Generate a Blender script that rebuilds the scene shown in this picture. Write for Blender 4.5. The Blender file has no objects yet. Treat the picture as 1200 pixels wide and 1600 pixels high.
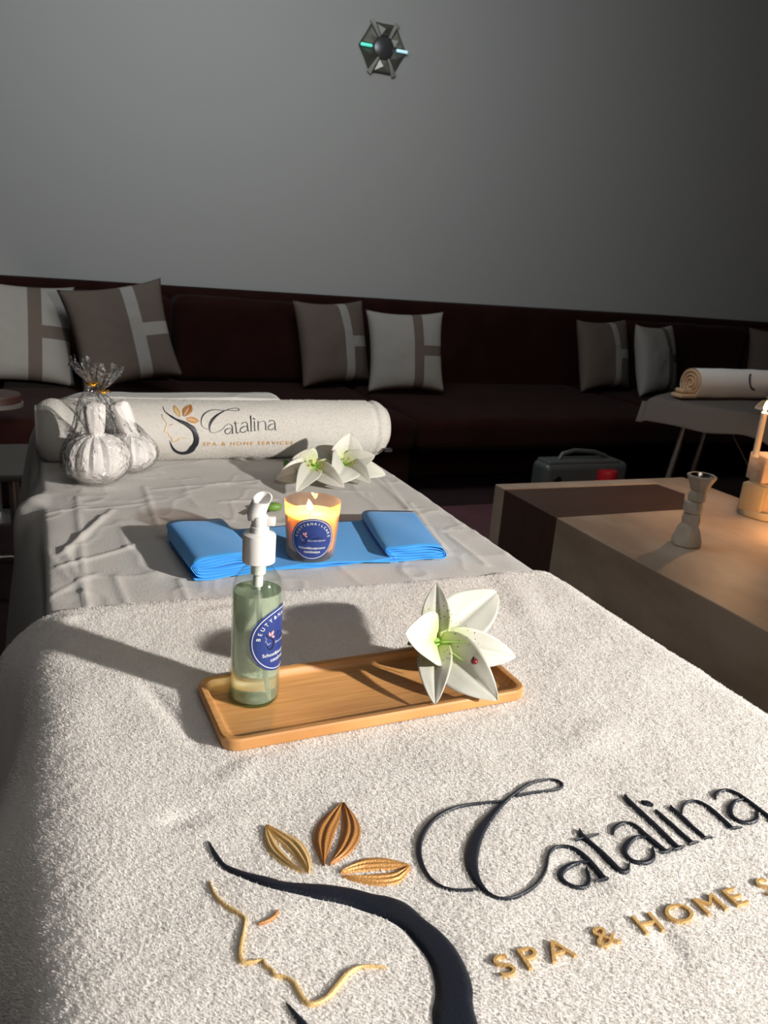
import bpy, bmesh, math, random
import numpy as np
from mathutils import Vector, Matrix, noise
random.seed(7); rng = np.random.default_rng(7)
SC = bpy.context.scene; COL = SC.collection

# ---------------------------------------------------------------- camera
PITCH, ROLL, YAW, FPX, CZ = .30016, .080456, -.417018, 1261.0, 1.18
_f = np.array([-math.sin(YAW)*math.cos(PITCH), math.cos(YAW)*math.cos(PITCH), -math.sin(PITCH)])
_r0 = np.array([math.cos(YAW), math.sin(YAW), 0.]); _u0 = np.cross(_r0, _f)
_r = _r0*math.cos(ROLL)+_u0*math.sin(ROLL); _u = -_r0*math.sin(ROLL)+_u0*math.cos(ROLL)
cam = bpy.data.cameras.new('camera'); cam.sensor_fit = 'VERTICAL'; cam.sensor_height = 36
cam.lens = FPX/1600*36; cam.clip_start = .02; cam.clip_end = 60
cam.dof.use_dof = True; cam.dof.focus_distance = .86; cam.dof.aperture_fstop = 16
co = bpy.data.objects.new('camera', cam); COL.objects.link(co); SC.camera = co
m = Matrix.Identity(4)
for i in range(3):
    m[i][0] = _r[i]; m[i][1] = _u[i]; m[i][2] = -_f[i]
m[2][3] = CZ; co.matrix_world = m

def ray(x, y): return (x-600)*_r/FPX-(y-800)*_u/FPX+_f
def onz(x, y, z=.75):                      # point of the horizontal plane z seen at a photo position
    d = ray(x, y); t = (z-CZ)/d[2]; return Vector((d[0]*t, d[1]*t, z))
def ony(x, y, Y):                          # point of the plane y = Y
    d = ray(x, y); t = Y/d[1]; return Vector((d[0]*t, d[1]*t, CZ+d[2]*t))

# ---------------------------------------------------------------- light
world = bpy.data.worlds.new('world'); SC.world = world; world.use_nodes = True
bg = world.node_tree.nodes['Background']; bg.inputs[0].default_value = (.55, .6, .7, 1); bg.inputs[1].default_value = .03
SC.view_settings.view_transform = 'Standard'; SC.view_settings.look = 'None'
SC.view_settings.gamma = 1; SC.view_settings.use_curve_mapping = False; SC.view_settings.exposure = 0.0

def lamp(name, kind, loc, target, power, color, **kw):
    l = bpy.data.lights.new(name, kind); l.energy = power; l.color = color
    for k, v in kw.items(): setattr(l, k, v)
    o = bpy.data.objects.new(name, l); COL.objects.link(o); o.location = loc
    if target is not None:
        o.rotation_euler = (Vector(target)-Vector(loc)).to_track_quat('-Z', 'Y').to_euler()
    return o
lamp('reading_lamp_beam', 'SPOT', (1.9, -1.15, 1.70), (.20, 1.02, .75), 545, (1, .95, .885),
     shadow_soft_size=.042, spot_size=math.radians(50), spot_blend=.4)
lamp('wall_fill_light', 'AREA', (.8, 2.6, 2.95), (1.4, 5.2, 1.5), 42, (.90, .96, 1), shape='RECTANGLE', size=1.8, size_y=1.0)  # unseen area light, added to brighten the back wall
lamp('room_glow', 'AREA', (.6, -1.2, 3.1), (.8, 2.0, .4), 22, (1, .96, .93), shape='RECTANGLE', size=2.0, size_y=1.5)

# ---------------------------------------------------------------- materials
MATS = {}
def mat(name, col, rough=.6, metal=0, bump=None, var=None, sheen=0, spec=.5, **kw):
    """bump=(scale, strength, dist, type)  var=(scale, colour2, stretch)"""
    if name in MATS: return MATS[name]
    M = bpy.data.materials.new(name); M.use_nodes = True; nt = M.node_tree; b = nt.nodes['Principled BSDF']
    b.inputs['Base Color'].default_value = (*col, 1); b.inputs['Roughness'].default_value = rough
    b.inputs['Metallic'].default_value = metal; b.inputs['Specular IOR Level'].default_value = spec
    if sheen: b.inputs['Sheen Weight'].default_value = sheen; b.inputs['Sheen Roughness'].default_value = .5
    for k, v in kw.items(): b.inputs[k].default_value = v
    tc = nt.nodes.new('ShaderNodeTexCoord')
    if var:
        mp = nt.nodes.new('ShaderNodeMapping'); nt.links.new(tc.outputs['Object'], mp.inputs[0])
        mp.inputs['Scale'].default_value = var[2] if len(var) > 2 else (1, 1, 1)
        n = nt.nodes.new('ShaderNodeTexNoise'); n.inputs['Scale'].default_value = var[0]; n.inputs['Detail'].default_value = 5
        nt.links.new(mp.outputs[0], n.inputs['Vector'])
        r = nt.nodes.new('ShaderNodeValToRGB'); r.color_ramp.elements[0].position = .35; r.color_ramp.elements[1].position = .65
        r.color_ramp.elements[0].color = (*col, 1); r.color_ramp.elements[1].color = (*var[1], 1)
        nt.links.new(n.outputs[0], r.inputs[0]); nt.links.new(r.outputs[0], b.inputs['Base Color'])
    if bump:
        typ = bump[3] if len(bump) > 3 else 'noise'
        if typ == 'noise':
            n = nt.nodes.new('ShaderNodeTexNoise'); n.inputs['Scale'].default_value = bump[0]; n.inputs['Detail'].default_value = 3; out = n.outputs[0]
        elif typ == 'weave':
            n = nt.nodes.new('ShaderNodeTexWave'); n.inputs['Scale'].default_value = bump[0]; n.inputs['Distortion'].default_value = 1.5; out = n.outputs[1]
        else:
            n = nt.nodes.new('ShaderNodeTexVoronoi'); n.inputs['Scale'].default_value = bump[0]; out = n.outputs[0]
        nt.links.new(tc.outputs['Object'], n.inputs['Vector'])
        bp = nt.nodes.new('ShaderNodeBump'); bp.inputs['Strength'].default_value = bump[1]; bp.inputs['Distance'].default_value = bump[2]
        nt.links.new(out, bp.inputs['Height']); nt.links.new(bp.outputs[0], b.inputs['Normal'])
    MATS[name] = M; return M

def clear_film(name, tint=(1, 1, 1), rough=.05, ior=1.45, gloss=1.0, bump=None):
    """thin clear wall: see-through with a Fresnel gloss"""
    M = bpy.data.materials.new(name); M.use_nodes = True; nt = M.node_tree; nt.nodes.clear()
    out = nt.nodes.new('ShaderNodeOutputMaterial'); mix = nt.nodes.new('ShaderNodeMixShader')
    tr = nt.nodes.new('ShaderNodeBsdfTransparent'); tr.inputs[0].default_value = (*tint, 1)
    gl = nt.nodes.new('ShaderNodeBsdfGlossy'); gl.inputs['Roughness'].default_value = rough
    fr = nt.nodes.new('ShaderNodeLayerWeight'); fr.inputs[0].default_value = .5
    pw = nt.nodes.new('ShaderNodeMath'); pw.operation = 'POWER'; pw.inputs[1].default_value = 4.0
    ad = nt.nodes.new('ShaderNodeMath'); ad.operation = 'MULTIPLY_ADD'; ad.inputs[1].default_value = .55; ad.inputs[2].default_value = .045
    mul = nt.nodes.new('ShaderNodeMath'); mul.operation = 'MULTIPLY'; mul.inputs[1].default_value = gloss; mul.use_clamp = True
    nt.links.new(fr.outputs['Facing'], pw.inputs[0]); nt.links.new(pw.outputs[0], ad.inputs[0])
    nt.links.new(ad.outputs[0], mul.inputs[0]); nt.links.new(mul.outputs[0], mix.inputs[0])
    nt.links.new(tr.outputs[0], mix.inputs[1]); nt.links.new(gl.outputs[0], mix.inputs[2]); nt.links.new(mix.outputs[0], out.inputs[0])
    if bump:
        tc = nt.nodes.new('ShaderNodeTexCoord'); n = nt.nodes.new('ShaderNodeTexNoise'); n.inputs['Scale'].default_value = bump[0]
        n.inputs['Detail'].default_value = 3
        nt.links.new(tc.outputs['Object'], n.inputs['Vector'])
        bp = nt.nodes.new('ShaderNodeBump'); bp.inputs['Strength'].default_value = bump[1]; bp.inputs['Distance'].default_value = bump[2]
        nt.links.new(n.outputs[0], bp.inputs['Height'])
        nt.links.new(bp.outputs[0], gl.inputs['Normal']); nt.links.new(bp.outputs[0], fr.inputs['Normal'])
    return M

def emit(name, col, s):
    M = bpy.data.materials.new(name); M.use_nodes = True; b = M.node_tree.nodes['Principled BSDF']
    b.inputs['Base Color'].default_value = (*col, 1); b.inputs['Emission Color'].default_value = (*col, 1); b.inputs['Emission Strength'].default_value = s
    return M

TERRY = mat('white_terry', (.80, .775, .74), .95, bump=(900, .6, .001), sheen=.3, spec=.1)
PILE = mat('terry_loops', (.90, .88, .86), .9, sheen=.2, spec=.15)
def add_translucent(M, f, col):
    nt = M.node_tree; out = nt.nodes['Material Output']; b = nt.nodes['Principled BSDF']
    tl = nt.nodes.new('ShaderNodeBsdfTranslucent'); tl.inputs[0].default_value = (*col, 1); mx = nt.nodes.new('ShaderNodeMixShader'); mx.inputs[0].default_value = f
    nt.links.new(b.outputs[0], mx.inputs[1]); nt.links.new(tl.outputs[0], mx.inputs[2]); nt.links.new(mx.outputs[0], out.inputs[0])
add_translucent(PILE, .5, (.92, .90, .88))
SHEETM = mat('nonwoven_sheet', (.60, .585, .56), .75, bump=(260, .35, .0012), spec=.25)
NAVY = mat('navy_thread', (.010, .013, .022), .42, bump=(700, .7, .0006), spec=.5)
GOLD = mat('gold_thread', (.55, .28, .085), .38, .25, bump=(800, .8, .0008), spec=.6)
GOLDL = mat('pale_gold_thread', (.72, .50, .22), .38, .2, bump=(800, .8, .0008), spec=.6)
GOLDD = mat('bronze_thread', (.42, .19, .055), .42, .2, bump=(800, .8, .0008), spec=.6)
BLUE = mat('blue_nonwoven', (.05, .33, .78), .65, bump=(500, .35, .0008), spec=.3, sheen=.15)
PETAL = mat('lily_petal', (.66, .66, .585), .45, bump=(220, .2, .0008), spec=.35,
            **{'Subsurface Weight': .25, 'Subsurface Radius': (.01, .01, .007), 'Subsurface Scale': .3})
_n = PETAL.node_tree; _b = _n.nodes['Principled BSDF']; _tc = [q for q in _n.nodes if q.type == 'TEX_COORD'][0]
_l = _n.nodes.new('ShaderNodeVectorMath'); _l.operation = 'LENGTH'; _n.links.new(_tc.outputs['Object'], _l.inputs[0])
_g = _n.nodes.new('ShaderNodeMapRange'); _g.inputs[1].default_value = .045; _g.inputs[2].default_value = .008; _n.links.new(_l.outputs['Value'], _g.inputs[0])
_mx = _n.nodes.new('ShaderNodeMix'); _mx.data_type = 'RGBA'; _mx.inputs[6].default_value = (.56, .56, .50, 1); _mx.inputs[7].default_value = (.50, .58, .22, 1)
_n.links.new(_g.outputs[0], _mx.inputs[0])
_vo = _n.nodes.new('ShaderNodeTexVoronoi'); _vo.inputs['Scale'].default_value = 230; _n.links.new(_tc.outputs['Object'], _vo.inputs['Vector'])
_lt = _n.nodes.new('ShaderNodeMath'); _lt.operation = 'LESS_THAN'; _lt.inputs[1].default_value = .17; _n.links.new(_vo.outputs[0], _lt.inputs[0])
_r1 = _n.nodes.new('ShaderNodeMath'); _r1.operation = 'COMPARE'; _r1.inputs[1].default_value = .034; _r1.inputs[2].default_value = .012; _n.links.new(_l.outputs['Value'], _r1.inputs[0])
_a = _n.nodes.new('ShaderNodeMath'); _a.operation = 'MULTIPLY'; _n.links.new(_lt.outputs[0], _a.inputs[0]); _n.links.new(_r1.outputs[0], _a.inputs[1])
_m2 = _n.nodes.new('ShaderNodeMix'); _m2.data_type = 'RGBA'; _m2.inputs[7].default_value = (.12, .05, .035, 1)
_n.links.new(_a.outputs[0], _m2.inputs[0]); _n.links.new(_mx.outputs[2], _m2.inputs[6]); _n.links.new(_m2.outputs[2], _b.inputs['Base Color'])
LEAF = mat('lily_green', (.12, .25, .04), .5)
PISTIL = mat('lily_heart', (.30, .50, .10), .5)
SPOT = mat('lily_spots', (.10, .04, .03), .6)
WPLAST = mat('white_plastic', (.82, .80, .77), .3)
STONE = mat('travertine', (.50, .40, .31), .5, var=(6, (.36, .265, .19), (1, .5, 1)), bump=(30, .5, .003))
WOOD = mat('dark_stained_wood', (.07, .036, .026), .45, var=(6, (.085, .045, .032), (1, 12, 1)))
SOFA = mat('brown_velvet', (.023, .0085, .0072), .95, sheen=.03, var=(5, (.018, .006, .005)), bump=(60, .3, .003), spec=.02)
CREAM = mat('cream_linen', (.27, .257, .235), .9, bump=(350, .5, .0015), spec=.15)
TAUPE = mat('taupe_linen', (.115, .09, .075), .9, bump=(350, .5, .0015), spec=.15)
WALLM = mat('grey_plaster', (.40, .40, .385), .85, bump=(90, .2, .002), spec=.2)
BAMBOO = mat('bamboo', (.62, .32, .115), .42, var=(9, (.50, .235, .075), (1.2, 26, 1)), bump=(200, .1, .0006))
METAL = mat('brushed_metal', (.5, .48, .45), .35, .9)
DMETAL = mat('dark_metal', (.03, .03, .03), .4, .8)
WSTONE = mat('whitewashed_stone', (.56, .50, .42), .8, var=(14, (.44, .38, .30)), bump=(60, .6, .004), spec=.25)

# ---------------------------------------------------------------- helpers
def mesh_obj(name, V, F, m, parent=None, smooth=True, mi=None, loc=None):
    me = bpy.data.meshes.new(name); me.from_pydata([tuple(v) for v in V], [], F); me.update()
    o = bpy.data.objects.new(name, me); COL.objects.link(o)
    for x in (m if isinstance(m, (list, tuple)) else [m]): me.materials.append(x)
    if mi is not None: me.polygons.foreach_set('material_index', mi)
    if smooth: me.polygons.foreach_set('use_smooth', [True]*len(me.polygons))
    if parent: o.parent = parent; o.matrix_parent_inverse = Matrix.Identity(4)
    if loc is not None: o.location = loc
    return o

def tag(o, label=None, cat=None, group=None, kind=None):
    if label: o['label'] = label
    if cat: o['category'] = cat
    if group: o['group'] = group
    if kind: o['kind'] = kind
    return o
def thing(name, label, cat, loc=(0, 0, 0), rot=(0, 0, 0), group=None):
    o = bpy.data.objects.new(name, None); COL.objects.link(o); o.location = loc; o.rotation_euler = rot
    o.empty_display_size = .05
    return tag(o, label, cat, group)

class MB:
    """collects primitives for ONE mesh"""
    def __init__(s): s.V = []; s.F = []; s.M = []
    def add(s, V, F, m=0):
        n = len(s.V); s.V += [Vector(v) for v in V]; s.F += [tuple(i+n for i in f) for f in F]; s.M += [m]*len(F); return s
    def box(s, lo, hi, bev=0, seg=3, rot=None, piv=None, m=0):
        bm = bmesh.new(); bmesh.ops.create_cube(bm, size=1)
        lo = Vector(lo); hi = Vector(hi); c = (lo+hi)/2; d = hi-lo
        for v in bm.verts: v.co = Vector((v.co[i]*d[i]+c[i] for i in range(3)))
        if bev: bmesh.ops.bevel(bm, geom=bm.edges[:], offset=bev, segments=seg, profile=.5, affect='EDGES')
        if rot is not None:
            p = Vector(piv) if piv is not None else c
            for v in bm.verts: v.co = rot @ (v.co-p)+p
        bm.verts.index_update(); s.add([v.co.copy() for v in bm.verts], [[v.index for v in f.verts] for f in bm.faces], m); bm.free(); return s
    def lathe(s, prof, n=40, c=(0, 0, 0), m=0, cap=True, mod=None):
        """prof: list of (r,z). mod(theta,i,r)->r"""
        c = Vector(c); V = []; F = []
        for i, (r, z) in enumerate(prof):
            for k in range(n):
                t = 2*math.pi*k/n; rr = mod(t, i, r) if mod else r
                V.append((c.x+rr*math.cos(t), c.y+rr*math.sin(t), c.z+z))
        for i in range(len(prof)-1):
            for k in range(n):
                a = i*n+k; b = i*n+(k+1) % n; F.append((a, b, b+n, a+n))
        if cap:
            if prof[0][0] > 1e-6: F.append(tuple(range(n))[::-1])
            if prof[-1][0] > 1e-6: F.append(tuple(range((len(prof)-1)*n, len(prof)*n)))
        return s.add(V, F, m)
    def tube(s, pts, r, n=10, m=0, closed=False):
        pts = [Vector(p) for p in pts]; R = r if isinstance(r, (list, tuple)) else [r]*len(pts)
        V = []; F = []; N = len(pts); up = None
        for i, p in enumerate(pts):
            if closed: t = pts[(i+1) % N]-pts[i-1]
            else: t = pts[min(i+1, N-1)]-pts[max(i-1, 0)]
            t.normalize()
            if up is None: up = t.orthogonal().normalized()
            up = (up-t*up.dot(t)).normalized(); b = t.cross(up)
            for k in range(n):
                a = 2*math.pi*k/n; V.append(p+(up*math.cos(a)+b*math.sin(a))*R[i])
        for i in range(N if closed else N-1):
            j = (i+1) % N
            for k in range(n): F.append((i*n+k, i*n+(k+1) % n, j*n+(k+1) % n, j*n+k))
        if not closed: F += [tuple(range(n))[::-1], tuple(range((N-1)*n, N*n))]
        return s.add(V, F, m)
    def sphere(s, c, r, n=16, m=0, sc=(1, 1, 1)):
        h = n//2; prof = [(r*math.sin(math.pi*i/h), -r*math.cos(math.pi*i/h)) for i in range(h+1)]
        c = Vector(c); V = []; F = []
        for rr, z in prof:
            for k in range(n):
                t = 2*math.pi*k/n; V.append((c.x+rr*math.cos(t)*sc[0], c.y+rr*math.sin(t)*sc[1], c.z+z*sc[2]))
        for i in range(h):
            for k in range(n): F.append((i*n+k, i*n+(k+1) % n, (i+1)*n+(k+1) % n, (i+1)*n+k))
        return s.add(V, F, m)
    def build(s, name, m, parent=None, smooth=True, weld=False):
        o = mesh_obj(name, s.V, s.F, m, parent, smooth, s.M)
        bm = bmesh.new(); bm.from_mesh(o.data)
        if weld: bmesh.ops.remove_doubles(bm, verts=bm.verts, dist=1e-6)
        bmesh.ops.recalc_face_normals(bm, faces=bm.faces)
        if smooth:
            for e in bm.edges:
                if len(e.link_faces) == 2 and e.calc_face_angle(0) > .7: e.smooth = False
        bm.to_mesh(o.data); bm.free(); return o

def grid_obj(name, P, m, parent=None, thick=0, mi=None):
    """P: array (n,k,3)"""
    n, k = P.shape[:2]
    idx = np.arange(n*k).reshape(n, k)
    F = np.stack([idx[:-1, :-1], idx[1:, :-1], idx[1:, 1:], idx[:-1, 1:]], -1).reshape(-1, 4)
    o = fast_mesh(name, P.reshape(-1, 3), F, m, parent)
    if thick:
        md = o.modifiers.new('thickness', 'SOLIDIFY'); md.thickness = thick; md.offset = 0
    return o
def fast_mesh(name, V, F, m, parent=None, smooth=True, mi=None):
    me = bpy.data.meshes.new(name); V = np.asarray(V, np.float32); F = np.asarray(F, np.int32); k = F.shape[1]
    me.vertices.add(len(V)); me.vertices.foreach_set('co', V.ravel())
    me.loops.add(F.size); me.loops.foreach_set('vertex_index', F.ravel())
    me.polygons.add(len(F)); me.polygons.foreach_set('loop_start', np.arange(0, F.size, k, dtype=np.int32))
    me.polygons.foreach_set('use_smooth', np.full(len(F), smooth))
    me.update(calc_edges=True); me.validate()
    for x in (m if isinstance(m, (list, tuple)) else [m]): me.materials.append(x)
    if mi is not None: me.polygons.foreach_set('material_index', np.asarray(mi, np.int32))
    o = bpy.data.objects.new(name, me); COL.objects.link(o)
    if parent: o.parent = parent
    return o

_lat = rng.random((64, 64))
def vnoise(x, y):
    x = np.asarray(x, float); y = np.asarray(y, float)
    xi = np.floor(x).astype(int); yi = np.floor(y).astype(int); fx = x-xi; fy = y-yi
    fx = fx*fx*(3-2*fx); fy = fy*fy*(3-2*fy)
    a = _lat[xi % 64, yi % 64]; b = _lat[(xi+1) % 64, yi % 64]; c = _lat[xi % 64, (yi+1) % 64]; d = _lat[(xi+1) % 64, (yi+1) % 64]
    return (a*(1-fx)+b*fx)*(1-fy)+(c*(1-fx)+d*fx)*fy-.5
def fbm(x, y, o=4):
    return sum(vnoise(x*2**k+17*k, y*2**k+31*k)/2**k for k in range(o))
def sstep(a, b, x):
    t = np.clip((x-a)/(b-a), 0, 1); return t*t*(3-2*t)
def smooth_line(pts, n):
    """Catmull-Rom resample of an (k,d) array to n points by chord length"""
    P = np.array(pts, float); P = np.vstack([2*P[0]-P[1], P, 2*P[-1]-P[-2]])
    out = []
    for i in range(1, len(P)-2):
        p0, p1, p2, p3 = P[i-1:i+3]
        for t in np.linspace(0, 1, 12, endpoint=False):
            out.append(.5*((2*p1)+(-p0+p2)*t+(2*p0-5*p1+4*p2-p3)*t*t+(-p0+3*p1-3*p2+p3)*t**3))
    out.append(P[-2]); out = np.array(out)
    L = np.r_[0, np.cumsum(np.linalg.norm(np.diff(out[:, :2], axis=0), axis=1))]
    s = np.linspace(0, L[-1], n)
    return np.stack([np.interp(s, L, out[:, k]) for k in range(out.shape[1])], 1)

# ---------------------------------------------------------------- room
def struct(name, V, F, m):
    o = mesh_obj(name, V, F, m, None, False); o['kind'] = 'structure'; return o
X0, X1, Y0, Y1, ZC = -2.6, 7.6, -2.4, 5.22, 3.4
def slab(name, lo, hi, m):
    o = MB().box(lo, hi).build(name, m, None, False); o['kind'] = 'structure'; return o
FLOORM = mat('dark_carpet', (.030, .018, .018), .95, bump=(120, .6, .004), var=(4, (.022, .012, .013)), spec=.1)
slab('floor', (X0-.1, Y0-.1, -.1), (X1+.1, Y1+.1, 0), FLOORM)
slab('ceiling', (X0-.1, Y0-.1, ZC), (X1+.1, Y1+.1, ZC+.1), WALLM)
slab('wall_back', (X0-.1, Y1, 0), (X1+.1, Y1+.1, ZC), WALLM)
DARKWALL = mat('dark_curtain_wall', (.10, .10, .10), .9)
slab('wall_left', (X0-.1, Y0, 0), (X0, Y1, ZC), DARKWALL)
slab('wall_right', (X1, Y0, 0), (X1+.1, Y1, ZC), DARKWALL)
slab('wall_front', (X0-.1, Y0-.1, 0), (X1+.1, Y0, ZC), DARKWALL)
# floor rug
rg = MB().box((1.35, 2.62, 0), (2.7, 3.5, .012), .005, 2)
tag(rg.build('rug', mat('plum_rug', (.13, .055, .07), .95, bump=(150, .8, .005), var=(6, (.10, .05, .05)), spec=.1)),
    'plum coloured rug on the dark floor between sofa and stone table', 'rug')

# ---------------------------------------------------------------- sofa
ST = .42
so = thing('sectional_sofa', 'long low dark brown velvet sofa along the grey wall', 'sofa', (2.4, 4.4, 0))
def local(o, root):
    o.location = -root.location; return o
def wavy_box(name, lo, hi, bev, root, amp=.012):
    o = MB().box(lo, hi, bev, 4).build(name, SOFA, root)
    local(o, root)
    s = o.modifiers.new('subdivision', 'SUBSURF'); s.subdivision_type = 'SIMPLE'; s.levels = 3; s.render_levels = 3
    t = bpy.data.textures.new('upholstery', 'CLOUDS'); t.noise_scale = .35
    d = o.modifiers.new('sag', 'DISPLACE'); d.texture = t; d.strength = amp*2; d.mid_level = .5; d.texture_coords = 'LOCAL'
    return o
wavy_box('base', (-1.9, 3.74, .02), (1.79, 5.1, .24), .03, so)
wavy_box('base', (1.83, 4.0, .02), (6.6, 5.1, .24), .03, so)
xs = [-1.9, -.2, 1.8, 3.6, 5.2, 6.6]
for a, b in zip(xs[:-1], xs[1:]): wavy_box('seat_cushion', (a+.005, 3.7, .24), (b-.005, 4.98, ST), .05, so, .006)
wavy_box('back_rail', (-1.9, 4.98, .1), (6.6, 5.2, .945), .05, so, .01)
for a, b in [(-1.9, -.45), (-.44, .72), (.73, 1.62), (4.0, 5.1), (5.12, 6.5)]:
    wavy_box('back_cushion', (a, 4.80, ST-.005), (b, 5.03, .90), .06, so, .02)
wavy_box('armrest', (6.5, 3.75, .1), (6.75, 5.15, .66), .06, so, .01)

# ---------------------------------------------------------------- throw pillows
def pillow_mesh(kind):
    n = 33; h = .25
    V = []; F = []; M = []
    g = np.linspace(-1, 1, n)
    def pos(u, v, side):
        pinch = 1-.10*(1-abs(u)**2.2)*(abs(v)**3)      # sides draw in between the corners
        pinch2 = 1-.10*(1-abs(v)**2.2)*(abs(u)**3)
        x = u*h*pinch2; z = v*h*pinch
        t = .085*((1-u*u)*(1-v*v))**.42*(1+.10*noise.noise(Vector((u*2, v*2, side*3))))
        t += .004*noise.noise(Vector((u*6, v*6, side)))*(1-u*u)*(1-v*v)
        return (x, -side*t, z+h)
    for side in (1, -1):
        b = len(V)
        for i in range(n):
            for j in range(n): V.append(pos(g[i], g[j], side))
        for i in range(n-1):
            for j in range(n-1):
                f = [b+i*n+j, b+(i+1)*n+j, b+(i+1)*n+j+1, b+i*n+j+1]
                F.append(f if side == 1 else f[::-1])
                u = (g[i]+g[i+1])/2; v = (g[j]+g[j+1])/2
                if kind == 'panel': band = u > .0
                else: band = (.10 < u < .36) or (u > .3 and -.12 < v < .10)
                M.append(1 if band else 0)
    return V, F, M
def pillow(name, px, kind, mats, label, y, yaw, lean, roll, grp, scale=1.0, dz=0):
    V, F, M = pillow_mesh(kind)
    b = ony(px, 700, y)
    o = mesh_obj(name, V, F, mats, None, True, M)
    bm = bmesh.new(); bm.from_mesh(o.data); bmesh.ops.remove_doubles(bm, verts=bm.verts, dist=1e-5); bm.to_mesh(o.data); bm.free()
    R = Matrix.Rotation(math.radians(yaw), 4, 'Z') @ Matrix.Rotation(math.radians(-lean), 4, 'X') @ Matrix.Rotation(math.radians(roll), 4, 'Y')
    o.data.transform(R @ Matrix.Scale(scale, 4))
    lo = min(v.co.z for v in o.data.vertices)
    o.location = (b.x, y, ST+.004-lo+dz)
    return tag(o, label, 'cushion', grp)
G1, G2 = 'cream cushions with taupe bands', 'taupe cushions with pale bands'
PILL = [
 (38, 'band', [CREAM, TAUPE], 'cream cushion with taupe cross bands at the far left end of the sofa', 4.5, 4, 18, 3, G1, 1.06),
 (212, 'band', [TAUPE, CREAM], 'taupe cushion with pale bands tilted over the leftmost cream cushion', 4.36, 4, 16, -10, G2, 1.05),
 (522, 'band', [TAUPE, CREAM], 'taupe cushion with a pale stripe behind the middle cream cushion', 4.66, 16, 14, -2, G2, 1.03),
 (628, 'band', [CREAM, TAUPE], 'cream cushion with taupe bands in the middle of the sofa', 4.44, -8, 14, -2, G1, .98),
 (932, 'band', [TAUPE, CREAM], 'dim taupe cushion with a pale stripe right of the dark sofa gap', 4.62, 10, 14, -2, G2, .99),
 (1013, 'band', [CREAM, TAUPE], 'cream cushion with taupe bands beside the draped second bed', 4.50, 20, 14, 0, G1, .99),
 (1190, 'panel', [TAUPE, CREAM], 'half taupe half cream cushion above the rolled towel at right edge', 4.60, -24, 12, 0, None, 1.0)]
for px, k, mm, lab, y, yaw, lean, roll, g, s in PILL: pillow('throw_pillow', px, k, mm, lab, y, yaw, lean, roll, g, s)

# ---------------------------------------------------------------- wall ornament
c = ony(598, 76, Y1-.012)
wo = thing('crystal_wall_ornament', 'six pointed faceted crystal ornament with dark round centre on the grey wall', 'wall ornament', c)
CRY = mat('smoked_crystal', (.24, .23, .19), .35, .25, spec=.9)
CRYD = mat('dark_crystal_edge', (.09, .088, .07), .35, .2)
CRYL = mat('clear_crystal_bar', (.45, .45, .42), .3, .3)
def facet_ring(r0, r1, z0, z1, a0, a1, m, name, taper=1.0):
    mb = MB(); am = (a0+a1)/2
    def p(r, a, y): return (r*math.cos(a), -y, r*math.sin(a))
    ai, aj = am+(a0-am)*taper, am+(a1-am)*taper
    V = [p(r0, ai, 0), p(r0, aj, 0), p(r1, a1, 0), p(r1, a0, 0), p(r0, ai, z0), p(r0, aj, z0), p(r1, a1, z1), p(r1, a0, z1), p((r0+r1)/2, am, max(z0, z1)+.012)]
    F = [(0, 1, 2, 3), (0, 1, 5, 4), (1, 2, 6, 5), (2, 3, 7, 6), (3, 0, 4, 7), (4, 5, 8), (5, 6, 8), (6, 7, 8), (7, 4, 8)]
    mb.add(V, F); return mb.build(name, m, wo, False)
for k in range(6):
    a = math.radians(60*k)
    facet_ring(.07, .135, .02, .008, a+math.radians(9), a+math.radians(51), [CRY, CRYD][k % 2], 'crystal_facet', .9)
    if k in (0, 3): continue
    facet_ring(.066, .168, .026, .012, a-math.radians(5), a+math.radians(5), CRYL if k in (1, 2, 4, 5) else CRY, 'crystal_spike', 1.1)
hx = MB()
hp = []
for k in range(12):
    a = math.radians(30*k); r = .160 if k % 2 == 0 else .136
    hp.append((r*math.cos(a), r*math.sin(a)))
hx.add([(x, 0, z) for x, z in hp]+[(x*.94, -.008, z*.94) for x, z in hp], [tuple(range(12)), tuple(range(12, 24))]+[(k, (k+1) % 12, 12+(k+1) % 12, 12+k) for k in range(12)])
hx.build('backing_plate', CRYD, wo, False)
dk = MB().lathe([(.0, .03), (.045, .028), (.062, .02), (.066, .0)], 40, cap=False)
d_ = dk.build('centre_disc', mat('dark_mirror', (.10, .10, .105), .3, .5), wo); d_.rotation_euler = (math.radians(90), 0, 0)
for sx, colr, nm in ((-1, (.12, .80, .62), 'teal_reflection_bar'), (1, (.50, .80, .88), 'pale_reflection_bar')):
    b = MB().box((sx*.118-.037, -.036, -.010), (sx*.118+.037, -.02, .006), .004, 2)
    b.build(nm, emit(nm, colr, .75), wo)  # reflections in the crystal, put in as emissive bars

# ---------------------------------------------------------------- massage bed
BX0, BX1, BY0, BY1, ZS = 0.0, .70, .03, 1.90, .742
bed = thing('massage_bed', 'padded massage bed under the white disposable sheet', 'massage bed', (.35, .95, 0))
VINYL = mat('cream_vinyl', (.45, .42, .38), .5)
local(MB().box((BX0+.012, BY0, .67), (BX1-.012, BY1-.02, ZS-.006), .022, 4).build('padded_top', VINYL, bed), bed)
local(MB().box((BX0+.03, BY0+.02, .61), (BX1-.03, BY1-.05, .672), .008, 2).build('frame', WOOD, bed), bed)
for x in (.06, .64):
    for y in (.2, 1.7):
        local(MB().box((x-.025, y-.025, 0), (x+.025, y+.025, .612), .006, 2).build('leg', WOOD, bed), bed)

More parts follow.
